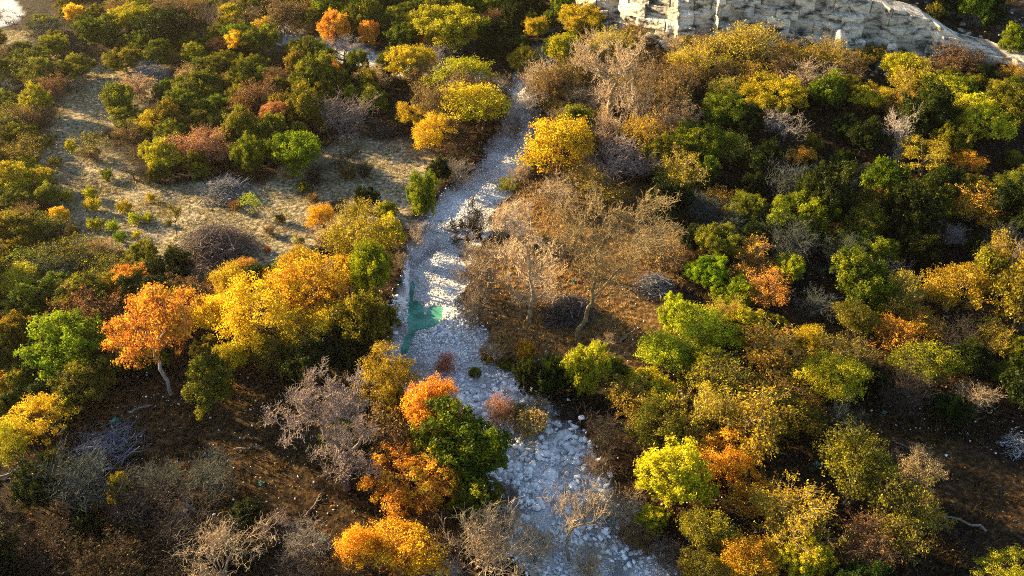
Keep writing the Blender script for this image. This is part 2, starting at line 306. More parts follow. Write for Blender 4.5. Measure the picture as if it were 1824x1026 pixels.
def bare(seed, W, H, levels=(5, 6, 5, 4), r=0.2, first=0.3, spread=0.75, trop=0.18, stems=1, leafn=0, leaf=0.07, fine=0.018, lean=0.0, crook=0.16, plen=0.62, forks=False):
    """leafless tree: trunk mesh (thick wood), branch mesh (fine wood) and, if leafn, a thin foliage mesh"""
    rng = np.random.default_rng(seed); big, small, tips = [], [], []
    def grow(p, d, L, rad, lev):
        n = 5 if lev < 2 else (4 if lev == 2 else 3); pts = [p]; ds = [d]; rr = rad
        for i in range(n):
            d = unit(d + rng.normal(size=3) * crook * (1 + 0.35 * lev) + [0, 0, trop * (0.4 if lev else 0.6)])
            q = pts[-1] + d * L / n; r2 = max(rad * (1 - 0.8 * (i + 1) / n) if lev else rad * (1 - 0.5 * (i + 1) / n), fine * 0.6)
            (big if rr > 0.06 else small).append((pts[-1], q, rr, r2)); pts.append(q); ds.append(d); rr = r2
        if lev >= len(levels): tips.append(pts[-1]); tips.append(pts[-2]); return
        m = levels[lev]
        for k in range(m):
            t = rng.uniform(first if lev == 0 else 0.25, 1.0) if k else 1.0; i = min(int(t * n), n - 1); fr = t * n - i
            q = pts[i] * (1 - fr) + pts[i + 1] * fr; ax = unit(np.cross(ds[i + 1], rng.normal(size=3)))
            nd_ = unit(ds[i + 1] * (1 - spread * 0.5) + ax * spread * rng.uniform(0.55, 1.15))
            if nd_[2] < -0.25: nd_[2] *= -0.3
            grow(q, nd_, L * plen * rng.uniform(0.7, 1.2) * (1.15 if lev == 0 else 1), max(rad * (0.55 if lev else 0.6) * (1 - 0.3 * t), fine), lev + 1)
    for s in range(stems):
        a = 2 * pi * s / stems + rng.uniform(-0.4, 0.4); o = 0.0 if stems == 1 else rng.uniform(0.2, 0.75)
        d = unit(np.array([cos(a) * o + lean, sin(a) * o, 1.0])); grow(np.array([cos(a) * 0.12, sin(a) * 0.12, -0.25]) * (1 if stems > 1 else (0, 0, 1)), d, H * (0.46 if stems == 1 else 0.42), r * (1 if stems == 1 else rng.uniform(0.6, 1)), 0)
    allp = np.array([s[1] for s in small]); c = np.array([np.median(allp[:, 0]), np.median(allp[:, 1]), 0]) * 0.6
    sx = (W / 2) / np.percentile(np.hypot(allp[:, 0] - c[0], allp[:, 1] - c[1]), 88); sz = H / np.percentile(allp[:, 2], 99)
    fx = lambda p: np.array([(p[0] - c[0] * min(1, max(0, p[2]) / (H * 0.5))) * sx, (p[1] - c[1] * min(1, max(0, p[2]) / (H * 0.5))) * sx, p[2] * sz])
    big = [(fx(a), fx(b), x, y) for a, b, x, y in big]; small = [(fx(a), fx(b), x, y) for a, b, x, y in small]
    if not big: big = small[:6]
    v, f = tubes(big); tm = mesh_from("trunk", v, f, M_WOOD); v, f = tubes(small); bm_ = mesh_from("branches", v, f, M_WOOD)
    fm = None
    if leafn:
        T = np.array([fx(t) for t in tips]); w = rng.integers(0, len(T), leafn); C = T[w] + rng.normal(size=(leafn, 3)) * 0.13
        v, f = cards(C, np.tile([0, 0, 0.6], (leafn, 1)), leaf, leaf * 0.6, rng, 1.0)
        fm = mesh_from("foliage", v, [f], M_LEAF, rng.random(leafn), (w * 0.6180339) % 1)
    return fm, tm, bm_

PROTO = {}
def protos():
    P_ = PROTO
    P_['oak'] = [(8, 7, *crown(s, 8, 7, 1.4, 62, 1.0, 520, 0.105, 0.75, 9, 0.19, trunk=0.22)) for s in (11, 12, 13, 14, 15)]
    P_['juniper'] = [(5, 5, *crown(s, 5, 5, 0.1, 56, 0.66, 480, 0.086, 1.1, 9, 0.115, up=0.8, spike=0.17, trunk=0.13, fill=0.45)) for s in (21, 22, 23, 24, 25, 26)]
    P_['shrub'] = [(3.2, 2.3, *crown(s, 3.2, 2.3, 0.05, 28, 0.5, 250, 0.08, 0.9, 8, 0.10, up=0.4, spike=0.1, trunk=0.06, stems=3)) for s in (31, 32, 33)]
    P_['tuft'] = [(1.6, 1.0, *crown(s, 1.6, 1.0, 0.0, 12, 0.34, 220, 0.06, 0.9, 7, 0.08, up=0.5, spike=0.14, trunk=0.03, stems=3)) for s in (35, 36, 37)]
    P_['autumn'] = [(9, 8, *crown(s, 9, 8, 3.6, 50, 1.25, 440, 0.10, 0.3, 13, 0.21, trunk=0.2, fill=0.3)) for s in (41, 42, 43)]
    P_['sparse'] = [(7, 7, *crown(s, 7, 7, 1.2, 46, 0.95, 290, 0.095, 0.6, 11, 0.2, trunk=0.16, fill=0.35, stems=2)) for s in (51, 52, 53, 54)]
    P_['bare'] = [(9, 9, *bare(s, 9, 9, (6, 6, 6, 5), 0.3, 0.35, 0.8, 0.14, fine=0.021, crook=0.2)) for s in (61, 62, 63, 64)]
    P_['tallbare'] = [(9, 9, *bare(s, 9, 9, (6, 5, 5, 4), 0.26, 0.62, 0.95, 0.10, fine=0.021, crook=0.26, plen=0.66)) for s in (65, 66, 68)]
    P_['twigs'] = [(5, 4.6, *bare(s, 5, 4.6, (5, 6, 6), 0.07, 0.15, 0.7, 0.2, stems=8, fine=0.019)) for s in (71, 72, 73, 74)]
    P_['thin'] = [(5, 4.6, *bare(s, 5, 4.6, (5, 6, 5), 0.08, 0.2, 0.75, 0.16, stems=6, leafn=6500, leaf=0.085, fine=0.017)) for s in (81, 82, 83, 84, 85)]
    P_['sapling'] = [(3.0, 4.0, *bare(s, 3.0, 4.0, (6, 5, 4), 0.09, 0.5, 0.8, 0.12, leafn=1300, leaf=0.08, fine=0.016)) for s in (91, 92)]
protos()

# colour name -> leaf tint, second tint, wood tint
C_ = {
 'green':   ((0.060, 0.080, 0.003), (0.19, 0.20, 0.005), (0.09, 0.06, 0.04)),
 'dark green': ((0.009, 0.017, 0.0015), (0.035, 0.046, 0.003), (0.05, 0.038, 0.025)),
 'bright green': ((0.12, 0.165, 0.003), (0.27, 0.30, 0.005), (0.09, 0.06, 0.04)),
 'yellow-green': ((0.30, 0.27, 0.008), (0.46, 0.38, 0.012), (0.12, 0.08, 0.05)),
 'olive':   ((0.085, 0.080, 0.006), (0.25, 0.21, 0.010), (0.10, 0.07, 0.05)),
 'golden yellow': ((0.56, 0.36, 0.012), (0.72, 0.50, 0.02), (0.13, 0.08, 0.05)),
 'amber':   ((0.58, 0.26, 0.014), (0.66, 0.40, 0.016), (0.13, 0.08, 0.05)),
 'copper':  ((0.38, 0.15, 0.018), (0.56, 0.29, 0.022), (0.16, 0.12, 0.10)),
 'orange':  ((0.52, 0.20, 0.022), (0.66, 0.36, 0.025), (0.16, 0.12, 0.10)),
 'rust red': ((0.38, 0.12, 0.045), (0.48, 0.19, 0.06), (0.25, 0.2, 0.17)),
 'brown':   ((0.11, 0.062, 0.018), (0.23, 0.14, 0.035), (0.15, 0.10, 0.07)),
 'tan':     ((0.30, 0.20, 0.08), (0.42, 0.29, 0.12), (0.36, 0.255, 0.15)),
 'golden brown': ((0.25, 0.175, 0.010), (0.44, 0.32, 0.018), (0.26, 0.18, 0.08)),
 'grey':    ((0.22, 0.20, 0.17), (0.30, 0.27, 0.22), (0.24, 0.20, 0.17)),
 'pale grey': ((0.3, 0.27, 0.23), (0.38, 0.33, 0.28), (0.42, 0.34, 0.27)),
 'pinkish grey': ((0.3, 0.22, 0.19), (0.38, 0.28, 0.24), (0.25, 0.18, 0.145)),
 'grey-green': ((0.07, 0.09, 0.05), (0.10, 0.12, 0.07), (0.06, 0.068, 0.058)),
 'dark brown': ((0.04, 0.022, 0.010), (0.07, 0.04, 0.018), (0.045, 0.032, 0.025)),
 'charcoal': ((0.05, 0.04, 0.03), (0.08, 0.05, 0.035), (0.04, 0.03, 0.025)),
}
KN = {  # proto -> (object name, category, noun for labels, group)
 'oak': ('leafy_tree', 'tree', 'rounded tree', 'leafy trees in the woodland'),
 'juniper': ('juniper', 'juniper', 'juniper', 'junipers in the valley'),
 'shrub': ('leafy_shrub', 'shrub', 'leafy shrub', 'low leafy shrubs'),
 'tuft': ('low_bush', 'bush', 'tufty bush', 'small bushes in the clearings'),
 'autumn': ('autumn_tree', 'tree', 'layered tree', 'spreading autumn trees'),
 'sparse': ('open_crowned_tree', 'tree', 'open-crowned tree', 'open-crowned trees'),
 'bare': ('bare_tree', 'tree', 'leafless tree', 'leafless trees'),
 'tallbare': ('bare_tree', 'tree', 'leafless tree', 'leafless trees'),
 'twigs': ('twiggy_shrub', 'shrub', 'leafless shrub', 'leafless twiggy shrubs'),
 'thin': ('thin_leaved_shrub', 'shrub', 'brushy shrub', 'thin-leaved shrubs'),
 'sapling': ('sapling', 'small tree', 'slim young tree', 'young trees in the clearing'),
}
THINGS = []           # (root, x, y, w, proto, colour, given label, landmark phrase)
prng = np.random.default_rng(5)
_cnt = {}
def put(proto, x, y, w, h, col, label=None, lm=None, rot=None, z=None):
    k = _cnt.get(proto, 0); _cnt[proto] = k + 1; pr = PROTO[proto][k % len(PROTO[proto])]
    W, H = pr[0], pr[1]; z = float(height(x, y)) if z is None else z
    nm, cat, noun, grp = KN[proto]
    root = bpy.data.objects.new(nm, None); root.empty_display_size = 0.3; COL.objects.link(root)
    root.location = (x, y, z - 0.03); root.rotation_euler = (0, 0, rot if rot is not None else float(prng.uniform(0, 2 * pi))); 
    root.scale = (w / W, w / W * float(prng.uniform(0.88, 1.1)), h / H)
    leafc, leaf2, woodc = C_[col]; j = prng.uniform(0.85, 1.15, 3) * prng.uniform(0.88, 1.12)
    for part, me in zip(('foliage', 'trunk', 'branches'), pr[2:]):
        if me is None: continue
        o = bpy.data.objects.new(part if proto not in ('shrub', 'tuft', 'juniper') or part != 'trunk' else 'stem', me); COL.objects.link(o); o.parent = root
        if part == 'foliage': o.color = (*(np.array(leafc) * j), 1); o['tint2'] = [float(v) for v in np.array(leaf2) * j]
        else: o.color = (*(np.array(woodc) * prng.uniform(0.8, 1.2) * (0.5 if part == 'trunk' and proto in ('bare', 'tallbare', 'twigs') and col != 'pale grey' else 1)), 1)
    root['category'] = cat; root['group'] = grp
    if label and 'white trunk' in label:
        for ch in root.children:
            if ch.name.startswith('trunk'): ch.color = (0.26, 0.23, 0.21, 1)
    THINGS.append([root, x, y, w, proto, col, label, lm]); return root
def at(proto, cx, yt, yb, W, col, label=None, lm=None, base=None):
    """place a plant so that its crown fills the photo box (centre column, top row, bottom row, width)"""
    yc = (yt + yb) / 2; d = ray(cx, yc); a = math.asin(-d[2]); ca = cos(atan(math.hypot(cx - 912, yc - 513) / FPX))
    hz_guess = 0.0; h = 3.0; x = y = 0
    for _ in range(6):
        if base is None:
            p = plane(cx, yc, 0)
            zg = float(height(p[0], p[1])) if _ == 0 else float(height(x, y))
            p = plane(cx, yc, zg + 0.46 * h)
            x, y = p[0], p[1]
        else:
            g = ground(*base); x, y = g[0], g[1]; zg = g[2]
        dep = np.dot(np.array([x, y, zg + 0.4 * h - CAM_Z]), FW); w = W * dep / FPX; E = (yb - yt) * dep / FPX / max(0.85, cos(a - P))
        hh = (E / 2) ** 2 - (w / 2 * sin(a)) ** 2; hz = 2 * math.sqrt(max(hh, (0.32 * w * cos(a)) ** 2)) / cos(a)
        if base is None: h = min(hz * 1.02, 1.9 * w)
        else:
            D = math.hypot(x, y); zc = CAM_Z - D * tan(a) - zg; h = max(zc + min(hz, 1.3 * w) * 0.5, 0.5 * w)
    return put(proto, x, y, w, h, col, label, lm)

# ---------------------------------------------------------------- terrain mesh
ZC = None
def build_ground():
    ys = [8.0]; 
    while ys[-1] < 420: ys.append(ys[-1] + max(0.24, 0.24 + (ys[-1] - 45) * 0.006))
    ys = np.array(ys); us = np.linspace(-1, 1, 520)
    Y, U = np.meshgrid(ys, us, indexing='ij'); X = U * (62 + Y * 0.95)
    Z = height(X, Y); z3 = fbm(X * 1.3, Y * 1.3, 3)
    Z = Z + z3 * 0.12
    n, m = X.shape; V = np.stack([X, Y, Z], -1).reshape(-1, 3)
    i = np.arange((n - 1) * m).reshape(n - 1, m)[:, :-1].ravel(); F = np.stack([i, i + 1, i + m + 1, i + m], 1)
    me = mesh_from("ground", V, [F], M_GROUND, smooth=True)
    wob = 2.2 * fbm(X * 0.3, Y * 0.3, 4); wob2 = 2.2 * fbm(X * 0.3 + 50, Y * 0.3, 4)
    def soft(polys):
        w = np.zeros(X.shape)
        for p in polys:
            a = inpoly(X + wob * 1.6, Y + wob2 * 1.6, p).astype(float)
            for _ in range(3): a[1:-1, 1:-1] = (a[1:-1, 1:-1] * 2 + a[:-2, 1:-1] + a[2:, 1:-1] + a[1:-1, :-2] + a[1:-1, 2:]) / 6
            w = np.maximum(w, a)
        return w
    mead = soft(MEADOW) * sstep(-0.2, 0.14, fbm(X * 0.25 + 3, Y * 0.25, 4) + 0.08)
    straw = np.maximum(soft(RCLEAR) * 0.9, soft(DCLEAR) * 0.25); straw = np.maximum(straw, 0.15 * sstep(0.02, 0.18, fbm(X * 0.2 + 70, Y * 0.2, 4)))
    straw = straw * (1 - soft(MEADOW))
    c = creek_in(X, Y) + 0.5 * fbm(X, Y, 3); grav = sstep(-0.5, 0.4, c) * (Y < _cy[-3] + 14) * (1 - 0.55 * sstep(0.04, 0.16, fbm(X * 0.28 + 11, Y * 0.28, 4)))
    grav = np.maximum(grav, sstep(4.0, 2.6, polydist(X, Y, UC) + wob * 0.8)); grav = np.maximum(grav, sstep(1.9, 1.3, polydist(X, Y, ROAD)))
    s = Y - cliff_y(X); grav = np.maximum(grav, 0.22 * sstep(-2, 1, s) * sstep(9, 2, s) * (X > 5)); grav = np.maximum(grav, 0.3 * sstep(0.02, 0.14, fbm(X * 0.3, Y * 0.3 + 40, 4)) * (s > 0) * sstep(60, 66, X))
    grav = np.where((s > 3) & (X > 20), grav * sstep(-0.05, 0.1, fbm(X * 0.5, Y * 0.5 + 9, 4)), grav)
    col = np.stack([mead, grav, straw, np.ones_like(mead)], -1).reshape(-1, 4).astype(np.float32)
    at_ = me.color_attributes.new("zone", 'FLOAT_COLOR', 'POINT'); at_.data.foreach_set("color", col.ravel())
    o = bpy.data.objects.new("ground", me); COL.objects.link(o); o['kind'] = 'structure'; o['label'] = 'valley floor of dark leaf litter, pale dry meadow and gravel'
build_ground()
def simple(name, me, kind=None, parent=None, **props):
    o = bpy.data.objects.new(name, me); COL.objects.link(o)
    if parent: o.parent = parent
    if kind: o['kind'] = kind
    for k, v in props.items(): o[k] = v
    return o
# water: the green pool and the narrow channel along the left ledge
def sheet(name, pts, z, lab):
    P2 = [plane(a, b, z) for a, b in pts]; n = 3; Q = []
    for i in range(len(P2)):                                   # round the outline
        p0, p1, p2, p3 = P2[i - 1], P2[i], P2[(i + 1) % len(P2)], P2[(i + 2) % len(P2)]
        for k in range(n):
            t = k / n; Q.append(0.5 * ((2 * p1) + (-p0 + p2) * t + (2 * p0 - 5 * p1 + 4 * p2 - p3) * t * t + (-p0 + 3 * p1 - 3 * p2 + p3) * t ** 3))
    me = bpy.data.meshes.new(name); me.from_pydata([tuple(q) for q in Q], [], [list(range(len(Q)))]); me.materials.append(M_WATER)
    return simple(name, me, 'structure', label=lab)
ZW = ZB - 0.16
sheet("pool_water", [(720, 465), (755, 465), (760, 520), (775, 530), (800, 530), (806, 560), (800, 590), (770, 600), (750, 610), (748, 650), (725, 670), (690, 665), (690, 620), (704, 570), (714, 520)], ZW, 'small turquoise pool with a narrow green channel along the left bank')

# ---------------------------------------------------------------- rocks
def ico(sub):
    import bmesh
    bm = bmesh.new(); bmesh.ops.create_icosphere(bm, subdivisions=sub, radius=1.0); V = np.array([v.co[:] for v in bm.verts]); F = np.array([[v.index for v in f.verts] for f in bm.faces]); bm.free(); return V, F
I1, I2, I3, I4 = ico(1), ico(2), ico(3), ico(4)
def stones(name, X, Y, S, rng, mat, base=I1, flat=(0.35, 0.75), sink=0.25, kind='stuff', lab=None):
    V0, F0 = base; n = len(X); m = len(V0)
    # faceted: cut every stone by random planes
    D = unit(rng.normal(size=(n, 7, 3))); off = rng.uniform(0.45, 0.95, (n, 7)); V = np.tile(V0, (n, 1, 1))
    for k in range(7):
        dd = np.einsum('nmk,nk->nm', V, D[:, k]); ex = np.maximum(dd - off[:, k, None], 0); V = V - ex[..., None] * D[:, k][:, None]
    sc = np.stack([S * rng.uniform(0.8, 1.35, n), S * rng.uniform(0.6, 1.1, n), S * rng.uniform(*flat, n)], -1) * 0.5
    V = V * sc[:, None]; a = rng.uniform(0, 2 * pi, n); ca, sa = np.cos(a)[:, None], np.sin(a)[:, None]
    x = V[..., 0] * ca - V[..., 1] * sa; y = V[..., 0] * sa + V[..., 1] * ca
    tilt = rng.normal(size=(n, 1)) * 0.2; z = V[..., 2] + x * tilt
    Z = height(X, Y); V = np.stack([x + X[:, None], y + Y[:, None], z + (Z + S * (0.5 - sink) * 0.5)[:, None]], -1).reshape(-1, 3)
    F = (F0[None] + (np.arange(n) * m)[:, None, None]).reshape(-1, 3)
    me = mesh_from(name, V, [F], mat, np.repeat(rng.random(n), len(F0)))
    return simple(name, me, kind, label=lab)
rr = np.random.default_rng(17)
def in_creek(n, y0, y1, margin=0.0):
    Y = rr.uniform(y0, y1, n); l, r = banks(Y); X = l - margin + (r - l + 2 * margin) * rr.random(n); return X, Y
def not_pool(X, Y):
    return (pool_sd(X, Y) < -0.1 + 0.7 * (rr.random(len(X)) - 0.5)) | (rr.random(len(X)) < 0.12)
X, Y = in_creek(26000, 28, 68, 1.2); k = rr.random(26000); S = 0.09 + (0.34 + 0.42 * sstep(12, 5, np.abs(Y - 48))) * k ** 3.2
S = S * (0.75 + 1.6 * np.clip(fbm(X * 0.3 + 8, Y * 0.3, 3) + 0.15, 0, 1)); keep = not_pool(X, Y) & (rr.random(len(X)) < sstep(-1.3, 0.6, creek_in(X, Y)) * sstep(-0.2, 0.02, fbm(X * 0.5, Y * 0.5 + 30, 3)) * (1 - 0.7 * sstep(0.06, 0.14, fbm(X * 0.28 + 11, Y * 0.28, 4)))); stones("creek_stones", X[keep], Y[keep], S[keep], rr, M_STONE, lab='bed of pale broken limestone along the creek')
X, Y = in_creek(17000, 64, 130, 0.9); S = 0.10 + 0.16 * rr.random(17000) ** 2.5
keep = not_pool(X, Y) & (creek_in(X, Y) > -0.3); stones("creek_gravel", X[keep], Y[keep], S[keep], rr, M_STONE, lab='fine blue-grey gravel of the upper creek bed')
# scattered chips in the clearings
X = rr.uniform(-45, 60, 9000); Y = rr.uniform(32, 82, 9000); g = (fbm(X * 0.12 + 5, Y * 0.12, 3) > 0.06) | inpoly(X, Y, DCLEAR[0])
S = 0.05 + 0.22 * rr.random(9000) ** 4; stones("scattered_stones", X[g], Y[g], S[g], rr, M_STONE, lab='pale stone chips scattered over the dark ground')
ROCKS = []
def boulder(px, py, wpx, label=None, mat=None, tall=0.38, name="boulder", z=None, deep=0.85, sink=0.3, seed=None):
    g = ground(px, py); dep = np.dot(g - [0, 0, CAM_Z], FW); w = wpx * dep / FPX; rng = np.random.default_rng(seed or int(px * 7 + py))
    big = w > 2.0; V, F = (I4 if big else I3); V = V.copy()
    for _ in range(22 if big else 14):
        D = unit(rng.normal(size=3) * (1, 1, 0.7)); off = rng.uniform(0.42, 0.85); dd = V @ D; V = V - np.maximum(dd - off, 0)[:, None] * D
    if big: V = V * (1 + 0.35 * (fbm(V[:, 0] * 1.7 + px, V[:, 2] * 3 + V[:, 1], 4))[:, None] * (1, 1, 0.5))
    V = V * [w / 2, w / 2 * deep, w * tall]; a = rng.uniform(-0.5, 0.5); R = np.array([[cos(a), sin(a), 0], [-sin(a), cos(a), 0], [0, 0, 1]]); V = V @ R
    me = mesh_from(name, V, [F], mat or M_STONE, np.full(len(F), 0.55 + 0.4 * rng.random()), smooth=False)
    o = simple(name, me, category='boulder' if name == 'boulder' else 'rock', group='boulders in the creek bed' if name == 'boulder' else 'blocks of the limestone cliff')
    o.location = (g[0], g[1], g[2] + w * tall * (0.5 - sink)); ROCKS.append([o, g[0], g[1], w, 'rock', 'pale', label, None]); return o
for q in [(1135 - 0, 0, 0)]: pass
for px, py, w in [(982, 850, 40), (942, 840, 34), (900, 715, 26), (920, 722, 22), (985, 803, 34), (962, 808, 22), (1000, 780, 30), (1015, 800, 24), (930, 800, 18), (1040, 835, 26), (1030, 852, 20), (1000, 868, 18),
                  (862, 690, 16), (880, 745, 18), (905, 815, 16), (1022, 760, 22), (1028, 862, 26), (915, 860, 17), (945, 770, 14), (978, 770, 16), (848, 607, 12), (830, 632, 12), (833, 606, 10), (950, 905, 15), (893, 705, 15), (1012, 712, 9),
                  (867, 655, 13), (1050, 895, 16), (1100, 940, 14), (858, 672, 15), (955, 860, 20), (925, 835, 15), (770, 700, 13), (1070, 960, 18), (1110, 985, 16), (810, 700, 14), (965, 780, 18), (1182, 990, 22), (703, 935, 14), (1018, 690, 12), (1035, 745, 18)]:
    boulder(px, py, w * 0.85)
# ---------------------------------------------------------------- limestone cliff
def cliff():
    U, W = 860, 150; x = np.linspace(_kx[0], _kx[-1], U); t = np.linspace(0, 1, W); Xg, T = np.meshgrid(x, t, indexing='ij'); Hc = cliff_h(Xg)
    y0 = cliff_y(Xg); zb = height(Xg, y0 - 0.3) - 0.6; zt = height(Xg, y0 + 9.0) + 0.2; Hh = zt - zb
    T2 = np.minimum(T / 0.95, 1); Z = zb + Hh * T2
    hrel = Hh * T2 + 1.3 * fbm(Xg * 0.10, 2.0, 3) + 0.25 * fbm(Xg * 1.1, 6.0, 2)                           # height up the face, beds dip and waver
    edge = np.cumsum([0] + [0.9 + 1.3 * _T[k, 200] for k in range(14)]) - 1.0; kb = np.clip(np.searchsorted(edge, hrel) - 1, 0, 13); fb = (hrel - edge[kb]) / (edge[np.minimum(kb + 1, 14)] - edge[kb])
    wid = 1.8 + 4.5 * _T[kb * 7 % 256, 3]; xb = (Xg + 1.4 * fbm(Xg * 0.3, kb * 3.3, 3)) / wid + 5 * _T[kb * 13 % 256, 9]; kx = np.floor(xb).astype(int); fx = (xb - kx) * wid
    blk = _T[(kx * 17 + 31) % 256, (kb * 29 + 5) % 256]; miss = _T[(kx * 5 + 3) % 256, (kb * 11 + 50) % 256] > 0.8
    sx = Xg / 7.5 + 1.3 * fbm(Xg * 0.09, 8.0, 2); saw = 1 - (sx - np.floor(sx)); saw = saw * sstep(1.0, 0.93, saw) * (0.3 + 0.7 * _T[np.floor(sx).astype(int) % 256, 40])
    out = 2.6 * saw + 3.0 * fbm(Xg * 0.13, 1.0, 3) + 1.3 * (blk - 0.5) - 1.2 * miss - 1.4 * sstep(0.2, 0.0, fb) * (_T[kb, 90] > 0.35) - 0.8 * sstep(0.14, 0.0, fx) + 0.5 * fbm(Xg * 0.9, Z * 1.3, 5) + 0.12 * fbm(Xg * 4, Z * 4, 2)
    out = out * np.clip(Hc / 6, 0.25, 1); back = 0.75 * kb * np.clip(Hc / 6, 0.3, 1)
    Y = y0 - 0.2 + back - out + np.where(T > 0.95, (T - 0.95) / 0.05 * 6.0, 0)
    V = np.stack([Xg, Y, Z + 0.25 * fbm(Xg * 0.7, Y * 0.7, 3)], -1).reshape(-1, 3); i = (np.arange((U - 1) * W).reshape(U - 1, W)[:, :-1]).ravel()
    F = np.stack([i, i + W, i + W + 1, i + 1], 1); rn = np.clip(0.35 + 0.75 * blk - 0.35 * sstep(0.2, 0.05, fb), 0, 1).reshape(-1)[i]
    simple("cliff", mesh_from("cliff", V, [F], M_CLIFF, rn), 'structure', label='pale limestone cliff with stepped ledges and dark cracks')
cliff()
ledge_spec = [(1582, 100, 26, 1.5, 'standing pillar of grey limestone apart from the cliff'), (1625, 108, 58, 0.45, 'broad grey limestone block right of the standing pillar'), (1488, 92, 62, 0.62, 'big yellow sunlit rock bulge at the foot of the cliff'),
              (1362, 62, 44, 0.5, 'rounded boulder on the cliff face left of the sunlit bulge'), (1396, 60, 52, 0.5, 'domed grey boulder beside the bulging cliff ledge'), (1308, 55, 40, 0.55, 'dark hollowed rock under the left part of the cliff'), (1265, 48, 40, 0.5, 'dark square block high on the left of the cliff'), (1545, 88, 44, 0.35, 'low flat rock shelf left of the standing pillar')]
def rubble():
    n = 900; x = rr.uniform(_kx[1], _kx[-1], n); y = cliff_y(x) - np.abs(rr.normal(size=n)) * 3.0 + 0.5
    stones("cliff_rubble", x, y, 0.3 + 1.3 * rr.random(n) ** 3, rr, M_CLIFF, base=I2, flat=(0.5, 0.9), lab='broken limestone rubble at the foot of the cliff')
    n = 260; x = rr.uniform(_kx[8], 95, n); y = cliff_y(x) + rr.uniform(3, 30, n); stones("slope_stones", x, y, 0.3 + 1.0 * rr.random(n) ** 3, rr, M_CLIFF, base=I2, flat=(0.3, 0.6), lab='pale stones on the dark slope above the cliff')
rubble()
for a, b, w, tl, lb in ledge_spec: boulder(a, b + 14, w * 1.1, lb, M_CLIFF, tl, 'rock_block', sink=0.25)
# eroded left bank: a thin pale ledge of crusted rock above the pool
def bank_ledge():
    pts = [(762, 372), (750, 400), (730, 430), (722, 470), (722, 500), (718, 530), (716, 552), (706, 580), (696, 598), (692, 625), (688, 650)]
    P2 = np.array([plane(a - 2, b, ZB)[:2] for a, b in pts]); n = 260; t = np.linspace(0, len(P2) - 1, n)
    x = np.interp(t, range(len(P2)), P2[:, 0]); y = np.interp(t, range(len(P2)), P2[:, 1]); K = 14; prof = np.linspace(0, 1, K); V = []
    for i in range(n):
        nx = 1.3 * fbm(t[i] * 2.2, 1.1, 4); hgt = (0.75 + 1.5 * fbm(t[i] * 1.6, 9.0, 3)) * (0.25 + 0.75 * float(sstep(-0.08, 0.08, fbm(t[i] * 1.1, 4.0, 3)))) * (1 if t[i] > 3.4 else 0.45); taper = min(1, i / 25, (n - 1 - i) / 25)
        for p in prof:
            dx = (-0.95 * p ** 1.5 + 0.35 * sin(p * 9) * 0.25 + nx + 0.25 * float(fbm(t[i] * 5, p * 4, 3))) * 1.0; V.append((x[i] + dx + 0.35, y[i] + 0.2 * float(fbm(t[i] * 6, p * 5, 2)), ZB - 0.15 + (hgt * sin(min(p * 1.25, 1) * pi / 2) + 0.15) * taper))
    i = (np.arange((n - 1) * K).reshape(n - 1, K)[:, :-1]).ravel(); F = np.stack([i, i + K, i + K + 1, i + 1], 1)
    simple("bank_ledge", mesh_from("bank_ledge", V, [F], M_STONE, np.full(len(F), 0.55)), 'structure', label='eroded pale rock edge of the left creek bank')
bank_ledge()

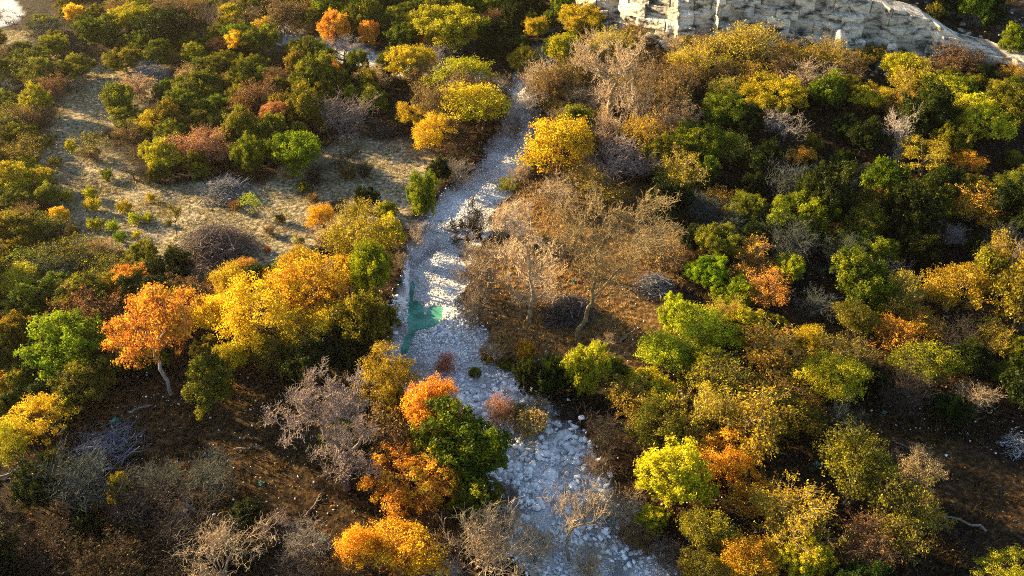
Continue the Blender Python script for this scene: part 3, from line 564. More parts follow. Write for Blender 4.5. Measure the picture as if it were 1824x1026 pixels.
# ---------------------------------------------------------------- plants seen one by one in the photograph
# (kind, centre column, top row, bottom row, width, colour, label, short landmark phrase, trunk foot)
SPEC = [
# far left, beyond the meadow
('oak',240,12,62,72,'yellow-green','pale yellow-green round tree, tallest of the clump behind the left meadow','the pale round tree behind the left meadow'),
('shrub',135,15,34,42,'golden yellow','small bright yellow bush near the pale track in the far left corner','the yellow bush near the pale track'),
('juniper',180,38,74,75,'green'),('juniper',292,28,82,88,'dark green'),('juniper',347,82,120,56,'bright green','bright green rounded juniper left of the rust red tree','the bright green juniper far left'),
('juniper',275,76,120,56,'green'),('juniper',220,92,128,62,'olive'),('juniper',225,62,90,38,'green'),('juniper',310,68,90,30,'green'),('juniper',140,105,142,62,'olive'),('juniper',95,72,100,60,'olive'),('juniper',60,92,122,60,'olive'),
('autumn',385,68,96,46,'rust red','rust red tree in the far woodland, left of a yellow-orange one','the rust red tree far left'),('autumn',430,60,106,44,'amber','yellow-orange tree touching the rust red one in the far woodland','the yellow-orange tree far left'),('sparse',470,38,66,56,'golden yellow'),
('bare',400,2,66,56,'brown','tall brown leafless tree at the top edge, behind the rust red tree','the brown tree at the top edge',(398,66)),('thin',350,0,40,50,'brown'),('thin',500,8,58,90,'brown'),('juniper',605,0,30,100,'bright green'),
('oak',595,22,84,60,'orange','tall orange tree left of the pair beside the far gravel bed','the tall orange tree far left'),('oak',658,40,90,38,'orange','narrow orange tree, right of the pair beside the far gravel bed','the narrow orange tree at the far gravel bed'),
('oak',582,103,146,50,'amber','orange-yellow tree in front of the left end of the far gravel bed','the orange-yellow tree far left'),
('juniper',392,102,140,62,'green'),('juniper',430,112,132,25,'dark green'),('juniper',458,105,135,52,'green'),('juniper',468,122,152,44,'green'),('juniper',345,140,176,82,'olive'),('juniper',402,136,172,62,'olive'),
('thin',490,128,160,56,'brown'),('thin',335,118,142,40,'tan'),('thin',240,150,165,60,'tan'),
('oak',216,150,216,70,'olive','round olive tree standing alone at the edge of the left meadow','the lone olive tree in the left meadow'),
('sparse',266,198,246,66,'golden yellow','open golden yellow tree just right of the lone olive tree','the golden yellow tree in the left meadow'),
('juniper',330,165,208,80,'olive'),('juniper',300,184,240,62,'olive'),('juniper',380,176,212,62,'green'),('juniper',428,160,196,66,'olive'),('juniper',350,205,245,60,'olive'),('juniper',395,208,248,60,'dark green'),
('autumn',437,195,222,50,'rust red','small flat-topped rust tree with a white trunk','the flat-topped rust tree with a white trunk',(439,246)),('autumn',487,178,214,54,'rust red','brownish red rounded tree right of the white-trunked rust tree','the brownish red rounded tree',(490,242)),
('juniper',530,163,192,42,'dark green'),('juniper',525,182,206,36,'green'),('juniper',576,150,188,50,'green'),('juniper',590,182,205,40,'olive'),
('juniper',535,233,303,106,'bright green','large round bright green juniper at the back of the shaded meadow','the large round bright green juniper'),
('juniper',443,250,312,64,'green'),('thin',358,245,288,92,'rust red','rusty brown brushy shrub left of the bright green juniper row','the rusty brown brushy shrub'),('juniper',292,252,310,70,'yellow-green'),('juniper',350,268,312,50,'olive'),
('sapling',170,232,278,52,'olive','dark crooked small tree in the sunlit left meadow','the crooked small tree in the sunlit meadow',(170,291)),('bare',238,278,316,52,'olive',None,None,(240,322)),
('twigs',617,185,232,96,'pinkish grey','wide pinkish grey leafless shrub right of the round bright green juniper','the wide pinkish grey shrub'),
('thin',512,295,322,36,'tan','little tan shrub below the large round juniper','the little tan shrub'),('thin',232,225,252,52,'brown'),('juniper',65,158,212,52,'yellow-green'),('thin',95,135,180,52,'brown'),('thin',48,190,232,66,'brown'),('juniper',20,300,345,84,'yellow-green'),('juniper',72,300,335,56,'yellow-green'),
('juniper',185,52,78,38,'olive'),('shrub',80,245,258,30,'olive'),('tuft',128,255,268,26,'yellow-green'),
# far centre
('oak',808,20,82,128,'yellow-green','big yellow-green oak-like tree, widest in the upper middle','the widest yellow-green tree in the upper middle'),('juniper',700,15,62,62,'green'),('oak',760,62,90,26,'orange','little orange tree under the wide yellow-green tree','the little orange tree'),
('oak',715,82,140,92,'yellow-green','yellow-green tree with dark forked trunk right of the far gravel bed','the forked yellow-green tree',(735,152)),('twigs',775,85,132,62,'grey'),('sparse',830,115,172,120,'yellow-green','broad yellow-green tree beyond the brightest yellow one','the broad tree beyond the brightest yellow one'),
('sparse',858,158,234,142,'golden yellow','brightest yellow tree, spreading beside the upper end of the creek','the brightest yellow tree'),('sparse',728,185,226,62,'golden yellow'),('sparse',768,206,276,88,'golden yellow','loose yellow tree between the brightest yellow one and the shaded meadow','the loose yellow tree at the meadow'),
('juniper',752,296,392,56,'bright green','tall narrow bright green juniper on the left creek bank','the tall narrow juniper on the left bank'),('juniper',781,284,330,44,'dark green','dark juniper behind the tall narrow one on the left bank','the dark juniper on the left bank'),
('oak',1036,12,66,82,'yellow-green','round-topped yellow-green tree left of the cliff','the round-topped tree left of the cliff'),('oak',1003,62,140,76,'yellow-green','tall yellow-green tree in front of the round-topped one','the tall yellow-green tree'),('oak',958,56,100,46,'yellow-green'),('oak',932,84,132,60,'yellow-green'),
('juniper',945,28,62,34,'green'),('juniper',985,22,60,34,'green'),('juniper',925,66,86,34,'green'),('juniper',900,40,80,60,'dark green'),('juniper',885,70,105,60,'dark green'),
('tallbare',1140,110,210,84,'tan','leafless tree with slender forked stems, right of the thick-trunked one','the slender leafless tree',(1130,252)),
('thin',1022,112,168,110,'brown'),('twigs',1060,150,205,80,'tan'),('bare',955,168,232,76,'grey','grey leafless tree leaning over the upper end of the creek','the grey tree over the upper creek',(948,242)),
('sparse',998,208,326,146,'amber','golden orange tree on the right bank at the creek bend','the golden orange tree at the creek bend'),('twigs',1098,252,330,128,'pinkish grey','large pinkish brown leafless mass right of the golden orange tree','the pinkish brown leafless mass'),
('thin',1050,310,358,90,'golden brown'),('twigs',990,318,372,90,'tan'),('shrub',627,154,180,34,'yellow-green'),('thin',665,120,160,60,'tan'),('juniper',875,5,36,56,'green'),('juniper',950,0,26,50,'dark green'),
('shrub',690,5,28,40,'olive'),('juniper',745,0,24,60,'green'),('juniper',820,0,24,70,'green'),('juniper',560,20,50,60,'olive'),('thin',545,40,70,50,'brown'),('bare',610,60,112,60,'grey',None,None,(612,118)),
# cliff and far right
('juniper',1245,35,68,32,'bright green','small bright juniper at the foot of the left part of the cliff','the small juniper under the cliff'),('shrub',1325,30,48,32,'olive'),('shrub',1252,0,20,34,'yellow-green'),('sparse',1470,0,34,48,'yellow-green','yellow-green bush rooted on the cliff above the yellow rock bulge','the bush on top of the rock bulge'),('juniper',1562,0,44,92,'green','green juniper on the cliff rim above the standing pillar','the juniper on the cliff rim'),
('juniper',1725,10,78,68,'green'),('juniper',1680,0,30,60,'dark green'),('juniper',1800,60,112,54,'green'),('juniper',1770,20,60,50,'dark green'),('shrub',1678,14,34,22,'olive'),
('thin',1330,55,115,112,'golden brown','large golden brown brushy shrub on the slope under the cliff','the golden brown shrub under the cliff'),('thin',1395,98,148,64,'brown'),('thin',1242,70,110,70,'brown'),('thin',1468,80,128,90,'golden brown'),('thin',1500,106,150,62,'brown'),('twigs',1440,112,170,92,'tan','tan leafless shrub below the yellow rock bulge','the tan shrub below the rock bulge'),
('oak',1380,146,205,108,'yellow-green','bright yellow-green tree on the lit slope, left of the right-hand trees','the bright tree on the lit slope'),('oak',1290,170,236,82,'green'),('bare',1400,190,240,90,'grey','grey dead branches under the bright tree on the lit slope','the grey dead branches',(1395,250)),
('oak',1602,100,152,92,'yellow-green'),('oak',1545,155,206,76,'yellow-green'),('oak',1682,138,208,106,'yellow-green'),('oak',1740,178,262,120,'yellow-green','big layered yellow-green tree near the right edge, largest there','the big layered tree near the right edge'),('thin',1700,88,128,78,'brown'),
('bare',1622,196,262,66,'pale grey','white leaning dead tree in the dark hollow on the right','the white dead tree',(1602,275)),('sparse',1650,264,304,104,'golden brown'),('sparse',1722,266,312,66,'amber','orange tree in front of the big layered tree','the orange tree before the big layered one'),
('oak',1240,228,292,104,'green'),('thin',1305,240,288,64,'golden brown'),('juniper',1362,255,322,84,'dark green'),('thin',1430,266,290,46,'amber'),('twigs',1455,296,340,64,'grey-green'),('twigs',1500,300,345,50,'grey-green'),('thin',1545,292,322,34,'tan'),
('thin',1175,140,220,80,'brown'),('thin',1215,120,180,70,'brown'),('thin',1300,118,165,70,'brown'),('shrub',1305,120,155,34,'green'),('thin',1560,160,200,60,'brown'),('thin',1200,185,250,70,'tan'),('shrub',1220,165,200,40,'olive'),
# left side, middle rows
('shrub',105,373,402,44,'golden yellow','small sharp yellow bush left of the sunlit meadow','the small yellow bush beside the sunlit meadow'),('juniper',22,376,450,104,'olive'),('juniper',85,330,372,50,'olive'),
('tuft',222,364,379,30,'yellow-green'),('tuft',168,358,376,34,'yellow-green'),('tuft',170,394,408,28,'yellow-green'),('tuft',200,398,414,26,'yellow-green'),('tuft',240,384,400,28,'yellow-green'),('tuft',264,382,396,20,'yellow-green'),('tuft',215,416,436,24,'bright green'),('tuft',245,412,424,18,'yellow-green'),
('tuft',160,342,350,30,'yellow-green'),('tuft',118,345,356,24,'yellow-green'),('tuft',190,305,318,28,'olive'),('tuft',270,348,358,20,'yellow-green'),('tuft',130,405,420,26,'olive'),('tuft',300,395,402,14,'olive'),
('sapling',315,352,392,38,'olive','slim brown tree with a single dark trunk in the sunlit meadow','the slim single-trunked tree',(315,422)),('sapling',445,342,362,32,'yellow-green','tiny yellow-green tree left of centre in the shaded meadow','the tiny tree in the shaded meadow',(449,384)),
('sparse',572,362,412,60,'amber','small golden orange tree alone in the shaded meadow','the lone golden orange tree in the meadow'),('shrub',558,346,362,26,'brown'),('shrub',475,438,452,18,'rust red','little reddish bush below the tiny tree in the meadow','the little reddish bush'),('shrub',590,412,438,58,'tan'),
('juniper',300,444,516,88,'dark green','dark rounded juniper in front of the large brush pile','the dark juniper before the brush pile'),('juniper',255,430,474,54,'olive'),('juniper',262,464,490,46,'yellow-green'),('bare',262,420,455,50,'grey'),
('autumn',240,487,536,92,'orange','flat orange crown behind and left of the white-trunked orange tree','the flat orange crown'),('autumn',425,466,512,72,'orange','orange-topped crown at the meadow edge above the golden grove','the orange-topped crown'),('autumn',388,490,528,64,'orange'),
('autumn',290,520,630,172,'copper','big layered orange tree with a white trunk','the big orange tree with a white trunk',(305,702)),
('juniper',70,508,562,112,'green'),('juniper',155,500,562,112,'olive'),('juniper',120,560,684,160,'bright green','largest bright green juniper, near the left edge','the largest juniper at the left'),
('sparse',368,512,610,104,'golden yellow'),('sparse',455,500,640,140,'golden yellow','broad golden tree in the middle of the left grove','the middle golden tree of the left grove'),('sparse',560,456,590,150,'amber','amber tree with a pale brown top in the left grove','the amber tree of the left grove'),('sparse',500,480,560,110,'golden yellow'),
('sparse',402,600,682,84,'yellow-green'),('sparse',560,560,640,130,'golden yellow'),('sparse',490,590,670,100,'olive'),('juniper',365,640,738,92,'olive'),('juniper',610,575,670,120,'dark green'),
('oak',664,434,560,98,'bright green','big green tree on the left bank above the pool','the big green tree on the left bank'),('oak',622,455,540,80,'amber'),('juniper',640,520,640,110,'olive'),('shrub',600,620,660,60,'yellow-green'),

('thin',5,672,720,36,'amber'),('thin',130,440,480,90,'olive'),('thin',60,455,500,90,'olive'),('twigs',95,470,515,90,'grey-green'),('thin',175,425,460,50,'tan'),('thin',190,470,510,90,'olive'),('juniper',30,340,376,60,'olive'),('thin',60,385,440,70,'olive'),
# creek banks and right bank
('juniper',690,360,400,40,'bright green'),('juniper',692,388,446,56,'yellow-green','yellow-green juniper at the meadow edge, left of the tall narrow one','the yellow-green juniper at the meadow edge'),('shrub',688,420,446,24,'yellow-green'),('juniper',654,334,382,42,'dark green','small dark round bush in the shaded meadow near the creek','the small dark bush in the shaded meadow'),
('twigs',850,372,430,40,'pinkish grey'),

('tallbare',995,400,460,80,'dark brown',None,None,(1012,478)),
('twigs',862,430,545,92,'tan'),('twigs',905,372,430,70,'pale grey'),('twigs',1160,395,480,100,'golden brown'),('twigs',840,520,590,50,'tan'),
('bare',1078,588,615,36,'tan','broken dead stub with pale split top in the right-bank clearing','the broken stub',(1072,640)),
('juniper',943,642,716,46,'dark green','dark juniper on the right bank beside the trickle of pale stones','the dark juniper by the trickle of stones'),('juniper',985,640,714,56,'dark green'),('juniper',1045,615,712,78,'yellow-green','tall yellow-green juniper at the front of the right-bank clearing','the yellow-green juniper of the right clearing'),('juniper',1092,640,702,56,'green'),('shrub',935,608,640,42,'amber'),('shrub',1010,660,710,60,'dark green'),
('thin',795,630,674,36,'rust red','small red-brown shrub growing in the pale gravel below the pool','the red-brown shrub below the pool'),('twigs',722,646,692,84,'pale grey','pale straw-like shrub at the foot of the pool channel','the pale shrub at the foot of the channel'),('twigs',665,660,700,60,'pinkish grey'),('tuft',895,640,658,24,'olive'),('tuft',905,650,662,20,'olive'),('tuft',870,625,650,36,'olive'),
('juniper',845,248,300,30,'dark brown'),('thin',835,268,315,60,'dark brown'),('twigs',820,290,335,50,'grey'),('twigs',745,400,440,40,'pale grey'),('twigs',715,450,480,30,'tan'),
# right, middle rows
('thin',1340,430,500,84,'orange','orange-brown feathery tree above the yellow-green stand','the orange-brown feathery tree'),('thin',1362,488,556,80,'orange'),('juniper',1410,450,512,64,'yellow-green'),('juniper',1265,456,516,70,'bright green'),('juniper',1312,500,560,80,'bright green'),('juniper',1205,528,602,74,'yellow-green'),
('sparse',1245,540,640,120,'yellow-green','bright yellow-green tree, most sunlit of the stand right of the clearing','the brightest tree right of the clearing'),('sparse',1190,590,690,110,'yellow-green'),('juniper',1330,560,620,100,'yellow-green'),('juniper',1255,620,700,90,'bright green'),('juniper',1375,555,600,60,'green'),('thin',1290,540,610,70,'golden brown'),
('juniper',1430,350,442,110,'green'),('sparse',1548,338,412,82,'olive'),('juniper',1640,342,388,104,'green'),('thin',1730,344,392,92,'amber'),('twigs',1300,380,432,80,'grey-green'),('twigs',1258,350,400,80,'grey-green'),('thin',1280,345,372,60,'amber'),
('juniper',1190,320,400,80,'dark green'),('juniper',1240,400,450,60,'dark green'),('thin',1760,408,450,66,'golden brown',None,None,(1758,492)),('bare',1812,410,490,60,'tan',None,None,(1806,506)),('juniper',1585,428,466,50,'yellow-green'),
('juniper',1525,454,562,104,'green','green pointed juniper alone in the dark right-hand shade','the pointed juniper in the dark'),('sparse',1700,464,572,132,'golden brown','wide golden brown tree in the dark right half','the wide golden brown tree'),('thin',1605,486,572,66,'golden brown'),('thin',1645,560,600,72,'amber'),('thin',1595,580,622,80,'amber'),('sparse',1640,615,692,124,'olive'),
('thin',1766,580,628,76,'golden brown'),('juniper',1812,600,642,50,'yellow-green'),('juniper',1792,652,690,64,'green'),('twigs',1450,518,572,60,'grey-green'),('thin',1380,590,700,144,'golden brown','wide feathery golden brown tree right of the yellow-green stand','the wide feathery tree'),('sparse',1430,592,632,84,'yellow-green'),('twigs',1690,400,440,60,'grey'),('juniper',1740,420,470,40,'dark green'),
# bottom left
('sparse',72,710,790,118,'golden yellow','bright yellow tree, the only sunlit one in the lower left corner','the sunlit yellow tree at the lower left'),('sparse',20,750,836,84,'yellow-green'),('juniper',92,800,852,54,'olive'),('juniper',215,845,902,46,'yellow-green','small spiky yellow-green juniper in the dark lower left','the small spiky juniper'),
('twigs',275,820,900,94,'grey-green'),('twigs',370,808,892,104,'grey-green'),('bare',335,893,940,52,'pale grey'),('bare',382,925,1060,150,'tan','pale wiry leafless tree at the bottom edge, left of the orange trees','the wiry leafless tree at the bottom edge',(395,1070)),('bare',492,903,950,52,'pinkish grey',None,None,(494,968)),
('juniper',425,898,962,84,'dark green'),('thin',80,950,1030,124,'dark brown'),('twigs',40,960,1030,80,'brown'),('juniper',30,560,640,80,'olive'),('juniper',30,660,720,60,'olive'),
# bottom centre
('autumn',762,670,762,132,'orange','golden orange tree above the dark green one beside the creek','the golden orange tree beside the creek',(764,800)),('juniper',822,722,880,160,'green','big dark green juniper leaning over the stony creek','the big dark green juniper over the creek'),('oak',785,740,800,90,'green'),('juniper',700,700,790,60,'olive'),
('oak',740,800,912,166,'orange','dense orange tree, the largest at the bottom of the photo','the dense orange tree at the bottom'),('sparse',716,915,1045,160,'amber','amber tree cut by the bottom edge under the dense orange one','the amber tree at the bottom edge'),('sparse',648,930,1030,90,'amber'),('thin',610,700,780,60,'pinkish grey'),
('twigs',880,905,1040,140,'tan'),('tallbare',1020,830,960,110,'tan','pale leafless tree standing in the gravel at the bottom of the creek','the pale tree in the lower gravel',(1014,1000)),('twigs',1120,885,940,76,'tan'),('thin',888,708,772,48,'rust red','red-brown leafy shrub among the creek stones','the red-brown shrub among the stones'),('tuft',942,740,782,72,'tan'),('tuft',920,722,745,40,'tan'),
('juniper',1200,790,920,140,'yellow-green','large bright yellow-green juniper right of the lower creek','the large bright juniper at the lower right'),('sparse',1285,775,872,130,'amber','amber tree behind the large bright juniper at the lower right','the amber tree at the lower right'),('juniper',1165,660,740,110,'yellow-green'),('thin',1120,690,738,110,'golden brown'),('twigs',1080,735,812,78,'dark brown'),('twigs',1060,810,850,60,'brown'),
('thin',1330,690,790,150,'golden brown',None,None,(1335,800)),('sparse',1410,700,790,120,'olive'),('twigs',1500,715,792,54,'grey-green'),('twigs',1735,680,742,72,'tan','pale fan-shaped leafless shrub in the dark near the right edge','the pale fan-shaped shrub'),('thin',1636,812,858,78,'tan'),
('thin',1345,865,920,90,'amber'),('sparse',1255,900,1000,110,'olive'),('sparse',1345,950,1060,130,'amber','amber tree at the bottom edge, right of the creek mouth','the amber tree at the bottom right'),('juniper',1440,960,1040,90,'yellow-green'),('thin',1545,930,1010,110,'brown'),('sparse',1790,985,1070,110,'yellow-green','yellow-green tree cut by the lower right corner','the tree in the lower right corner'),
('shrub',1180,8,30,30,'green'),('shrub',1395,8,26,28,'olive'),('shrub',1340,2,20,26,'yellow-green'),('shrub',1650,58,78,36,'olive'),('shrub',1700,92,112,34,'brown'),('thin',1755,98,124,50,'brown'),('shrub',1790,112,134,34,'dark green'),('juniper',1620,0,36,60,'dark green'),('shrub',1540,60,80,26,'olive'),('thin',1290,60,88,40,'brown'),('thin',1415,76,104,40,'brown'),('juniper',1760,0,30,60,'dark green'),('juniper',1180,50,84,34,'green'),('thin',1140,28,70,50,'brown'),
('twigs',915,200,250,44,'grey'),('twigs',965,235,275,40,'grey'),('twigs',930,290,330,36,'tan'),('thin',905,315,345,36,'golden brown'),('twigs',875,610,650,40,'tan'),('shrub',845,655,675,26,'olive'),('twigs',960,700,740,44,'tan'),('twigs',1000,725,752,40,'dark brown'),('twigs',905,905,960,60,'tan'),('twigs',1060,880,930,60,'tan'),('twigs',960,940,1000,80,'tan'),('thin',1130,930,990,70,'brown'),('twigs',1050,980,1040,70,'tan'),
('shrub',360,300,318,30,'olive'),('tuft',420,360,372,24,'brown'),('tuft',500,385,396,22,'brown'),('shrub',620,300,318,34,'brown'),('thin',650,290,318,40,'dark brown'),('tuft',540,330,342,26,'olive'),('thin',160,262,284,36,'brown'),('tuft',100,285,296,26,'olive'),('tuft',310,440,452,24,'olive'),('tuft',480,405,417,24,'tan'),('tuft',640,400,412,24,'tan'),('tuft',530,425,437,30,'tan'),
('thin',1640,880,940,70,'golden brown'),('twigs',1190,960,1030,80,'brown'),('juniper',1160,900,950,60,'yellow-green'),('tuft',1200,750,775,40,'dark brown'),('twigs',905,860,905,40,'grey'),('twigs',540,930,1010,90,'grey'),
]
for s in SPEC:
    s = list(s) + [None] * (9 - len(s)); at(s[0], s[1], s[2], s[3], s[4], s[5], s[6], s[7], s[8])

# ---------------------------------------------------------------- leafless trees whose limbs can be followed one by one
def hero(base, limbs, col, label, lm, seed, r0, twig_from=1, dens=7, tw=1.0):
    """limbs: photo points of each limb, the first one being the trunk from its foot; every limb also wanders in depth"""
    rng = np.random.default_rng(seed); g = ground(*base); big, mid, fine = [], [], []; nodes = {}
    def world(px, py, off):
        d = ray(px, py); t = (g[1] + off) / d[1]; return np.array([d[0] * t, g[1] + off, CAM_Z + d[2] * t]) - g
    def twig(p, d, L, r, lev):
        n = 3; q = p
        for i in range(n):
            d = unit(d + rng.normal(size=3) * 0.30 + [0, 0, 0.10]); q2 = q + d * L / n; r2 = max(r * 0.74, 0.014); (mid if lev == 0 else fine).append((q, q2, r, r2)); q = q2; r = r2
            if lev < 3:
                for _ in range(2 if lev < 2 else 1): twig(q, unit(d + rng.normal(size=3) * 0.75 + [0, 0, 0.15]), L * rng.uniform(0.45, 0.75), max(r * 0.6, 0.012), lev + 1)
    for li, pts in enumerate(limbs):
        r = r0 if li == 0 else r0 * 0.55; off = 0.0; prev = None; key = pts[0]
        if key in nodes: prev, off, r = nodes[key]; r *= 0.8
        n = len(pts)
        for i, q in enumerate(pts):
            if i == 0 and prev is not None: continue
            if i: off += float(rng.normal()) * (0.35 if li == 0 else 0.8)
            w = world(q[0], q[1], off)
            if i == 0: w = np.array([0, 0, -0.3])
            else:
                path(prev, w, r, r * 0.8, rng, 4, 0.07, big); r *= 0.8
                if (li or i >= n - 2):
                    for _ in range(dens):
                        s = prev + (w - prev) * rng.uniform(0.1, 1); twig(s, unit(unit(w - prev) * 0.6 + rng.normal(size=3) * 0.8 + [0, 0, 0.35]), tw * rng.uniform(0.9, 1.9), max(r * 0.4, 0.03), 0)
            nodes[q] = (w, off, r); prev = w
    root = bpy.data.objects.new('bare_tree', None); COL.objects.link(root); root.location = tuple(g); root['category'] = 'tree'; root['group'] = 'leafless trees'
    for nm, q, k in (('trunk', big, 0.6), ('branches', mid + fine, 1.0)):
        v, f = tubes(q); o = simple(nm, mesh_from(nm, v, f, M_WOOD), parent=root); o.color = (*np.minimum(np.array(C_[col][2]) * k * (1.35 if col == 'tan' else 1), 0.8), 1)
    w = (max(p[0] for l in limbs for p in l) - min(p[0] for l in limbs for p in l)) * np.dot(g - [0, 0, CAM_Z], FW) / FPX
    THINGS.append([root, g[0], g[1], w * 0.8, 'bare', col, label, lm])
hero((1033, 608), [[(1033, 608), (1043, 570), (1056, 530), (1060, 490), (1058, 460)], [(1058, 460), (1040, 432), (1030, 400), (1010, 375)], [(1058, 460), (1078, 430), (1095, 408), (1135, 385), (1165, 372)], [(1040, 432), (1005, 415), (980, 395)], [(1078, 430), (1075, 390), (1062, 360)], [(1056, 530), (1085, 500), (1110, 478), (1140, 465)], [(1095, 408), (1130, 420), (1175, 425)]],
     'golden brown', 'tall leafless tree with a long twisted trunk in the right-bank clearing', 'the tall twisted-trunk tree', 3, 0.27, dens=3)
hero((944, 574), [[(944, 574), (945, 545), (945, 500), (940, 455)], [(945, 545), (925, 530), (905, 505)], [(945, 545), (962, 530), (975, 515)], [(940, 455), (925, 425), (915, 395)], [(940, 455), (950, 420), (945, 385)], [(945, 500), (965, 465), (980, 440)], [(945, 500), (918, 470), (895, 450)], [(925, 425), (895, 410), (880, 395)]],
     'tan', 'pale leafless tree with a forked dark trunk beside the dark brush pile', 'the pale tree with a forked trunk', 4, 0.26, dens=3, tw=0.85)
hero((1085, 236), [[(1085, 236), (1086, 200), (1088, 165)], [(1088, 165), (1070, 135), (1062, 105)], [(1088, 165), (1100, 130), (1108, 95)], [(1086, 200), (1110, 165), (1130, 140)], [(1100, 130), (1125, 110), (1140, 92)], [(1070, 135), (1045, 120), (1035, 108)]],
     'tan', 'tall tan leafless tree with a thick trunk right of the golden orange tree', 'the tall thick-trunked tree', 5, 0.42, dens=3, tw=1.1)
hero((618, 868), [[(618, 868), (612, 840), (606, 815), (600, 790)], [(600, 790), (575, 760), (550, 735), (525, 715)], [(600, 790), (598, 750), (590, 705), (585, 665)], [(606, 815), (640, 790), (650, 755)], [(598, 750), (625, 715), (640, 680)], [(575, 760), (560, 715), (545, 675)], [(612, 840), (640, 835), (662, 822)], [(550, 735), (522, 745), (508, 760)]],
     'pinkish grey', 'large pinkish leafless tree left of the lower creek', 'the large pinkish leafless tree', 9, 0.3, dens=3, tw=0.75)
hero((868, 440), [[(868, 440), (856, 425), (845, 408), (830, 402)], [(845, 408), (850, 385), (845, 372)], [(856, 425), (835, 428), (812, 432)], [(830, 402), (812, 405), (800, 412)], [(868, 440), (850, 458), (825, 468)]],
     'charcoal', 'black leafless tree leaning out over the gravel', 'the black leaning tree', 6, 0.2, dens=3, tw=0.6)
# ---------------------------------------------------------------- brush piles, logs, stub
def brush_pile(px, py, wpx, hgt, col, n, label, lm, seed, kind='brush_pile', r=(0.02, 0.07), ln=(0.35, 0.8)):
    g = ground(px, py); dep = np.dot(g - [0, 0, CAM_Z], FW); w = wpx * dep / FPX; rng = np.random.default_rng(seed); core, fine = [], []
    for i in range(n):
        q = rng.normal(size=2) * w * 0.22; q *= min(1, w * 0.48 / (np.hypot(*q) + 1e-6)); dome = hgt * max(0.05, 1 - (np.hypot(*q) / (w * 0.5)) ** 2) ** 0.8; z = rng.uniform(0, dome)
        a = rng.uniform(0, pi); L = w * rng.uniform(*ln) * 0.5; d = unit(np.array([cos(a), sin(a), rng.normal() * 0.3 - 0.05])); c = np.array([q[0], q[1], z + 0.05])
        rad = rng.uniform(*r) * (1 if i % 4 == 0 else 0.5); path(c - d * L * 0.5, c + d * L * 0.5, rad, rad * 0.35, rng, 4, 0.12, core if i % 4 == 0 else fine)
        for _ in range(2):
            t = c + d * L * rng.uniform(0, 0.5); path(t, t + unit(d + rng.normal(size=3) * 0.6) * L * 0.35, rad * 0.45, 0.008, rng, 3, 0.12, fine)
    root = bpy.data.objects.new(kind, None); COL.objects.link(root); root.location = tuple(g); root['category'] = 'brush pile'; root['group'] = 'piles of cut brush'
    for nm, sg in (('log', core), ('twigs', fine)):
        v, f = tubes(sg); o = simple(nm if nm != 'log' else 'branches', mesh_from(nm, v, f, M_WOOD), parent=root); o.color = (*(np.array(col) * (1.0 if nm == 'log' else 0.8)), 1)
    THINGS.append([root, g[0], g[1], w, 'pile', 'grey', label, lm])
brush_pile(385, 450, 128, 2.6, (0.17, 0.12, 0.10), 1100, 'largest brush pile, a purple-brown heap at the edge of the sunlit meadow', 'the largest brush pile', 1)
brush_pile(1012, 560, 92, 1.6, (0.10, 0.085, 0.08), 600, 'dark brush pile between the forked pale tree and the twisted trunk', 'the dark brush pile', 2)
brush_pile(1166, 515, 68, 1.5, (0.22, 0.21, 0.21), 420, 'blue-grey brush pile right of the twisted-trunk tree', 'the blue-grey brush pile', 3)
brush_pile(402, 345, 92, 1.6, (0.22, 0.21, 0.21), 420, 'grey brush pile in shade at the back of the meadow', 'the shaded grey brush pile', 4)
brush_pile(262, 137, 66, 2.2, (0.28, 0.27, 0.27), 260, 'far grey heap of branches behind the left meadow', 'the far grey heap of branches', 5)
brush_pile(688, 240, 52, 1.4, (0.06, 0.045, 0.04), 240, 'small black heap of branches below the wide pinkish grey shrub', 'the small black heap', 6)
brush_pile(190, 800, 118, 1.0, (0.20, 0.20, 0.24), 150, 'loose sprawl of grey dead wood in the dark lower left', 'the sprawl of dead wood', 7, r=(0.03, 0.08), ln=(0.6, 1.3))
brush_pile(1812, 800, 60, 1.2, (0.25, 0.26, 0.28), 120, 'blue-grey heap of dead wood at the right edge', 'the heap at the right edge', 8, r=(0.03, 0.08))
def log(px, py, wpx, ang, col, label, seed, r=0.11):
    g = ground(px, py); dep = np.dot(g - [0, 0, CAM_Z], FW); L = wpx * dep / FPX; rng = np.random.default_rng(seed); d = np.array([cos(ang), sin(ang), 0.02]); sg, fn = [], []
    path(-d * L / 2 + [0, 0, r], d * L / 2 + [0, 0, r * 1.4], r, r * 0.4, rng, 7, 0.07, sg)
    for k in range(6):
        t = d * L * rng.uniform(-0.1, 0.5) + [0, 0, r]; path(t, t + unit(d + rng.normal(size=3) * 0.8 + [0, 0, 0.5]) * L * rng.uniform(0.15, 0.3), r * 0.4, 0.015, rng, 4, 0.15, fn)
    root = bpy.data.objects.new('fallen_log', None); COL.objects.link(root); root.location = tuple(g); root['category'] = 'log'; root['group'] = 'fallen logs'
    for nm, q in (('trunk', sg), ('branches', fn)):
        v, f = tubes(q); o = simple(nm, mesh_from(nm, v, f, M_WOOD), parent=root); o.color = (*col, 1)
    THINGS.append([root, g[0], g[1], L, 'log', 'grey', label, None])
